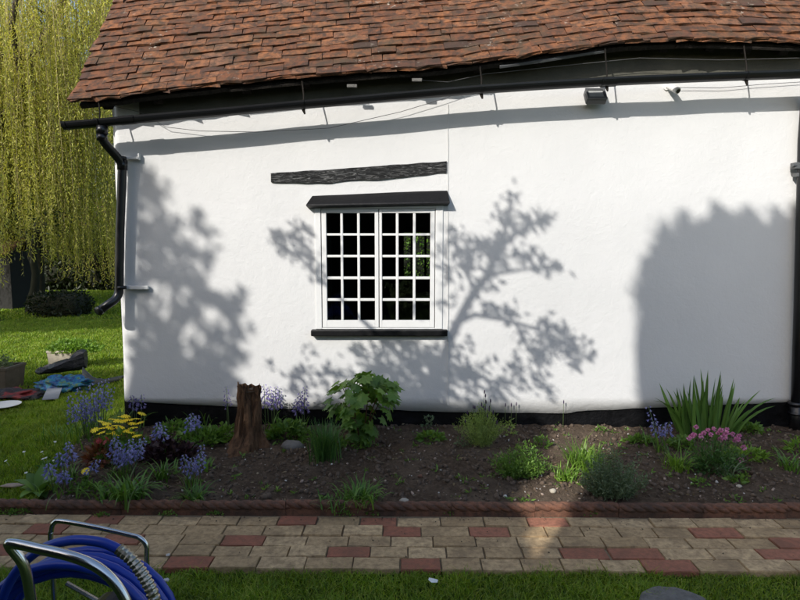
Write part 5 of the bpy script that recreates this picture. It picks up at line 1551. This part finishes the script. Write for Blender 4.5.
# big tree that shades the near lawn
t3 = thing('broadleaf_tree', (-13.2, -9.5, 0), 'wide broadleaf tree behind the photographer shading the near lawn', 'tree')
mb = MB(); limb(mb, (0, 0, -.1), (0, 0, 5), .3, .2, .04, 9)
for i in range(10): limb(mb, (0, 0, 4), (random.gauss(0, 1.6), random.gauss(0, 1), random.uniform(6, 9)), .1, .03, .1, 5)
mb.build('trunk', M['bark'], t3, smooth=True)
n_ = 15000; d = unit(rng.normal(size=(n_, 3))) * rng.random((n_, 1)) ** .33
lum = np.array([1 + .18 * n3(*q, s=2.2) for q in d])[:, None]
P = d * lum * np.array([3.6, 2.0, 3.6]) + np.array([0, 0, 6.1])
stuffpart(link('crown', tris_mesh('crown', *leaf_cards(P, rng.normal(size=(n_, 3)), rng.uniform(.14, .26, n_), .14), M['tree']), t3))
t6 = thing('broadleaf_tree', (-12.0, 2.0, 0), 'broadleaf tree left of the view shading the lawn before the willow', 'tree')
mb = MB(); limb(mb, (0, 0, -.1), (0, 0, 4.5), .18, .10, .04, 9)
for i in range(8): limb(mb, (0, 0, 3.2), (random.gauss(0, 1), random.gauss(0, .7), random.uniform(4.2, 6)), .06, .02, .1, 5)
mb.build('trunk', M['bark'], t6, smooth=True)
n_ = 11000; d = unit(rng.normal(size=(n_, 3))) * rng.random((n_, 1)) ** .35
lum = np.array([1 + .2 * n3(*q, s=2.2) for q in d])[:, None]
stuffpart(link('crown', tris_mesh('crown', *leaf_cards(d * lum * np.array([3.4, 1.8, 1.5]) + np.array([0, 0, 5.0]), rng.normal(size=(n_, 3)), rng.uniform(.12, .22, n_), .12), M['tree']), t6))
# columnar yew: soft edged mass on the right of the wall
Y4 = -6.3
def cast4(xw, zw, y=Y4): return shade_pt(xw, zw, y)
xl_tab = [(-6.0, 2.15), (-2.2, 2.18), (-1.2, 2.00), (-.8, 1.98), (0.0, wpx(640, 420)[0])] + [(wpx(0, b)[1], wpx(a, 0)[0] * 0 + at(a, b, 0).x) for a, b in ((637, 400), (632, 345), (638, 305), (642, 286), (651, 268), (660, 255), (676, 247), (700, 240))]
ztop = wpx(0, 237)[1]
x_c = 3.3
yw = thing('columnar_yew', cast4(x_c, 0) * 1.0, 'dense clipped yew behind the photographer shading the right of the wall', 'tree')
yw.location.z = 0; yb0 = yw.location.copy()
P, D = [], []
zlow = cast4(0, 0).z
def yew_r(z):                                               # half width at real height z
    zw = z - zlow
    if zw > ztop: return 0
    return x_c - lerp_tab(xl_tab, zw)
core = MB(); V = []; nseg = 36; lev = 34
zt_real = zlow + ztop
for j in range(lev + 1):
    z = .0 + (zt_real - .03) * j / lev; rr = max(.05, yew_r(z) - .03)
    for k in range(nseg):
        a = 2 * math.pi * k / nseg; u_ = 1 + .03 * n3(math.cos(a) * 2, math.sin(a) * 2, z, 1.3)
        V.append((math.cos(a) * rr * u_, math.sin(a) * min(rr, .22) * u_, z - .03))
core.add(V, [(j * nseg + k, j * nseg + (k + 1) % nseg, (j + 1) * nseg + (k + 1) % nseg, (j + 1) * nseg + k) for j in range(lev) for k in range(nseg)] + [tuple(range(lev * nseg, lev * nseg + nseg))])
core.build('solid_core', M['core'], yw)  # solid filling added to the yew to make its shadow dense
for _ in range(9000):
    z = random.uniform(.1, zt_real + .02); a = random.uniform(0, 2 * math.pi); rr = max(.06, yew_r(z)) * (random.uniform(.88, .985))
    P.append((math.cos(a) * rr, math.sin(a) * min(rr, .24), z)); D.append((math.cos(a) + random.gauss(0, .6), math.sin(a) + random.gauss(0, .6), .5 + random.gauss(0, .5)))
for _ in range(1500):
    q = random.uniform(-1, 1); P.append((q * yew_r(zt_real - .12), random.gauss(0, .09), zt_real - .06 + random.uniform(-.1, .03))); D.append((random.gauss(0, .4), random.gauss(0, .4), 1))
V1 = leaf_cards(P, D, .07, .035)
sprigs = []
for (a, b, wd_) in ((647, 262, .05), (656, 250, .04), (665, 231, .055), (674, 240, .04), (685, 217, .06), (694, 230, .05), (704, 226, .05), (717, 208, .06), (727, 216, .06), (738, 220, .05), (749, 212, .065), (757, 224, .05), (777, 214, .06), (786, 222, .05), (798, 210, .07), (815, 216, .07)):
    xw, zw = at(a, b, 0).x, at(a, b, 0).z; e = cast4(xw, zw) - yb0
    n_ = 330; q = rng.random(n_)[:, None]
    b0 = np.array(e[:]) - np.array([.0, 0, .42])
    Pp = b0 * (1 - q) + np.array(e[:]) * q + rng.normal(size=(n_, 3)) * np.array([wd_, .05, .02]) * (1.0 - q * .85)
    sprigs.append(leaf_cards(Pp, rng.normal(size=(n_, 3)) * .5 + np.array([0, 0, 1]), .07, .035))
stuffpart(link('foliage', tris_mesh('foliage', *merge([V1] + sprigs), M['hedge']), yw))
# tall hedge that shades path, bed and foreground grass
Y5 = -6.25
zl5 = -SUN.z * abs(Y5) / SUN.y
def h_prof(xw):
    return lerp_tab([(-6, .1), (-2.4, .30), (-1.6, .22), (-1.0, .12), (-.4, .2), (.4, .22), (1.0, .14), (1.2, .02), (1.32, -.25), (1.46, -.6), (1.54, -.95), (1.68, -1.1), (1.88, -1.35), (2.2, -2.0)], xw) + .05 * n3(xw, 0, 0, 3)
xs_ = np.linspace(-5.6, 2.12, 90); x0c = shade_pt(-1.7, 0, Y5).x
hg = thing('tall_hedge', (x0c, Y5, 0), 'tall garden hedge behind the photographer shading the path and flower bed', 'hedge')
core = MB(); V = []
for x_ in xs_:
    X_ = shade_pt(x_, 0, Y5).x - x0c; zt = max(.3, zl5 + h_prof(x_) - .10)
    for (y_, z_) in ((-.42, -.03), (-.40, zt * .6), (-.10, zt - .03), (.0, zt), (.10, zt - .08), (.30, zt * .6), (.42, -.03)): V.append((X_, y_ + .04 * n3(X_, z_, 2), z_))
core.add(V, [(i * 7 + k, (i + 1) * 7 + k, (i + 1) * 7 + k + 1, i * 7 + k + 1) for i in range(len(xs_) - 1) for k in range(6)] + [tuple(range(7)), tuple(range(7 * 89, 7 * 90))])
core.build('solid_core', M['core'], hg)  # solid filling added inside the hedge to block the sun
n_ = 16000; xw = rng.uniform(-5.65, 2.16, n_); P, D = [], []
for x_ in xw:
    X_ = shade_pt(x_, 0, Y5).x - x0c; zt = zl5 + h_prof(x_)
    if random.random() < .3: P.append((X_, random.uniform(-.16, .10), zt + random.gauss(-.06, .04))); D.append((random.gauss(0, .5), random.gauss(0, .5), 1))
    else: zz_ = random.uniform(.1, zt); P.append((X_, random.choice((-1, 1)) * random.uniform(.9, 1.05) * lerp_tab([(0, .44), (.6, .36), (1, .10)], zz_ / zt), zz_)); D.append((random.gauss(0, .6), random.gauss(0, .8), random.gauss(.3, .6)))
stuffpart(link('foliage', tris_mesh('foliage', *leaf_cards(P, D, rng.uniform(.07, .14, len(P)), .06), M['hedge']), hg))

# ================================================================== hose reel in the foreground
hr = thing('hose_reel', (-1.12, -3.12, -.03), 'blue hose coiled on a steel tube reel stand in the near left corner', 'hose reel')
def hp_(px, py, d): return at(px, py, CAM.y + d) - hr.location
def smooth(pts, n=8):
    pts = [Vector(p) for p in pts]; out = []
    for i in range(len(pts) - 1):
        p0, p1, p2, p3 = pts[max(0, i - 1)], pts[i], pts[i + 1], pts[min(len(pts) - 1, i + 2)]
        for k in range(n):
            t_ = k / n
            out.append(.5 * ((2 * p1) + (p2 - p0) * t_ + (2 * p0 - 5 * p1 + 4 * p2 - p3) * t_ ** 2 + (3 * p1 - p0 - 3 * p2 + p3) * t_ ** 3))
    return out + [pts[-1]]
# front tube frame: apex at the left, right leg curving down, both to the ground
fr = [hp_(36, 640, 1.30), hp_(31, 600, 1.29), hp_(24, 566, 1.28), hp_(10, 546, 1.27), hp_(14, 543.5, 1.265), hp_(40, 549, 1.26), hp_(75, 557.5, 1.25), hp_(100, 569, 1.25), hp_(118, 587, 1.25), hp_(130, 612, 1.25), hp_(140, 650, 1.26)]
A = Vector(fr[0]); B = Vector(fr[-1])
fr = [Vector((A.x + .03, A.y, .012)), Vector((A.x + .02, A.y, A.z * .5))] + fr + [Vector((B.x + .03, B.y, B.z * .5)), Vector((B.x + .05, B.y, .012))]
MB().tube(smooth(fr), .0118, 12).build('front_frame', M['chrome'], hr, smooth=True)
bk = [hp_(51, 545, 1.78), hp_(51.5, 530, 1.78), hp_(54, 523, 1.78), hp_(62, 521.2, 1.78), hp_(95, 527, 1.78), hp_(128, 534.5, 1.78), hp_(140, 538, 1.78), hp_(146.5, 546, 1.78), hp_(147, 562, 1.78)]
A = Vector(bk[0]); B = Vector(bk[-1])
bk = [Vector((A.x, A.y, .010)), Vector((A.x, A.y, A.z * .5))] + bk + [Vector((B.x, B.y, B.z * .5)), Vector((B.x, B.y, .010))]
MB().tube(smooth(bk), .0078, 10).build('back_frame', M['chrome'], hr, smooth=True)
for (a, b) in ((fr[0], bk[0]), (fr[-1], bk[-1])):
    MB().tube([a, b], .0095, 10).build('foot_rail', M['chrome'], hr, smooth=True)
# coil
cc = hp_(84, 640, 1.52); Rr = .248
pts = []
rh = random.Random(2)
turns = 6
for i in range(turns * 28 + 1):
    a = 2 * math.pi * i / 28; tn = i / 28
    lay = int(tn) % 3; off = -.105 + .21 * ((tn * .37) % 1.0)
    off = -.045 + .09 * (0.5 - 0.5 * math.cos(math.pi * tn / 2.9))
    rr = Rr - .012 + .012 * math.sin(tn * 2.1) + .004 * math.sin(a * 1.7)
    pts.append(cc + Vector((math.cos(a) * rr + off * .10, off, math.sin(a) * rr * .99)))
MB().tube(pts, .0125, 9).build('hose', M['blue'], hr, smooth=True)
mb = MB()
mb.tube([cc + Vector((-.014, -.14, 0)), cc + Vector((.014, .14, 0))], .055, 20)
mb.build('drum', M['black'], hr, smooth=False)
mb = MB().tube([cc + Vector((-.016, -.16, 0)), cc + Vector((.016, .16, 0))], .012, 10); mb.build('axle', M['chrome'], hr, smooth=True)
for s_ in (-1, 1):
    for k in range(3):
        a = 2 * math.pi * k / 3 + .5
        MB().tube([cc + Vector((0, s_ * .145, 0)), cc + Vector((math.cos(a) * .15, s_ * .145, math.sin(a) * .15))], .007, 6).build('spoke', M['chrome'], hr)
MB().tube(smooth([hp_(120, 550, 1.34), hp_(100, 542, 1.345), hp_(70, 540.5, 1.35), hp_(40, 550, 1.36), hp_(16, 572, 1.37), hp_(0, 606, 1.38), hp_(-8, 650, 1.40)], 10), .0118, 9).build('hose_end', M['blue'], hr, smooth=True)
# ribbed metal sleeve and a loose outer turn of hose
ot = []
for i in range(34):
    a = R(200) - R(250) * i / 33; ot.append(cc + Vector((math.cos(a) * (Rr + .012), -.055 - .07 * max(0, i / 33 - .25), math.sin(a) * (Rr + .012))))
MB().tube(ot, .0130, 9).build('loose_hose', M['blue'], hr, smooth=True)
sl = smooth([hp_(119, 549, 1.34), hp_(132, 560, 1.33), hp_(143, 575, 1.325), hp_(152, 592, 1.32), hp_(158, 612, 1.32)], 16)
rad = [.0125 + (.0022 if (i % 4) < 2 else 0) for i in range(len(sl))]
MB().tube(sl, rad, 12).build('ribbed_sleeve', M['fitting'], hr, smooth=False)
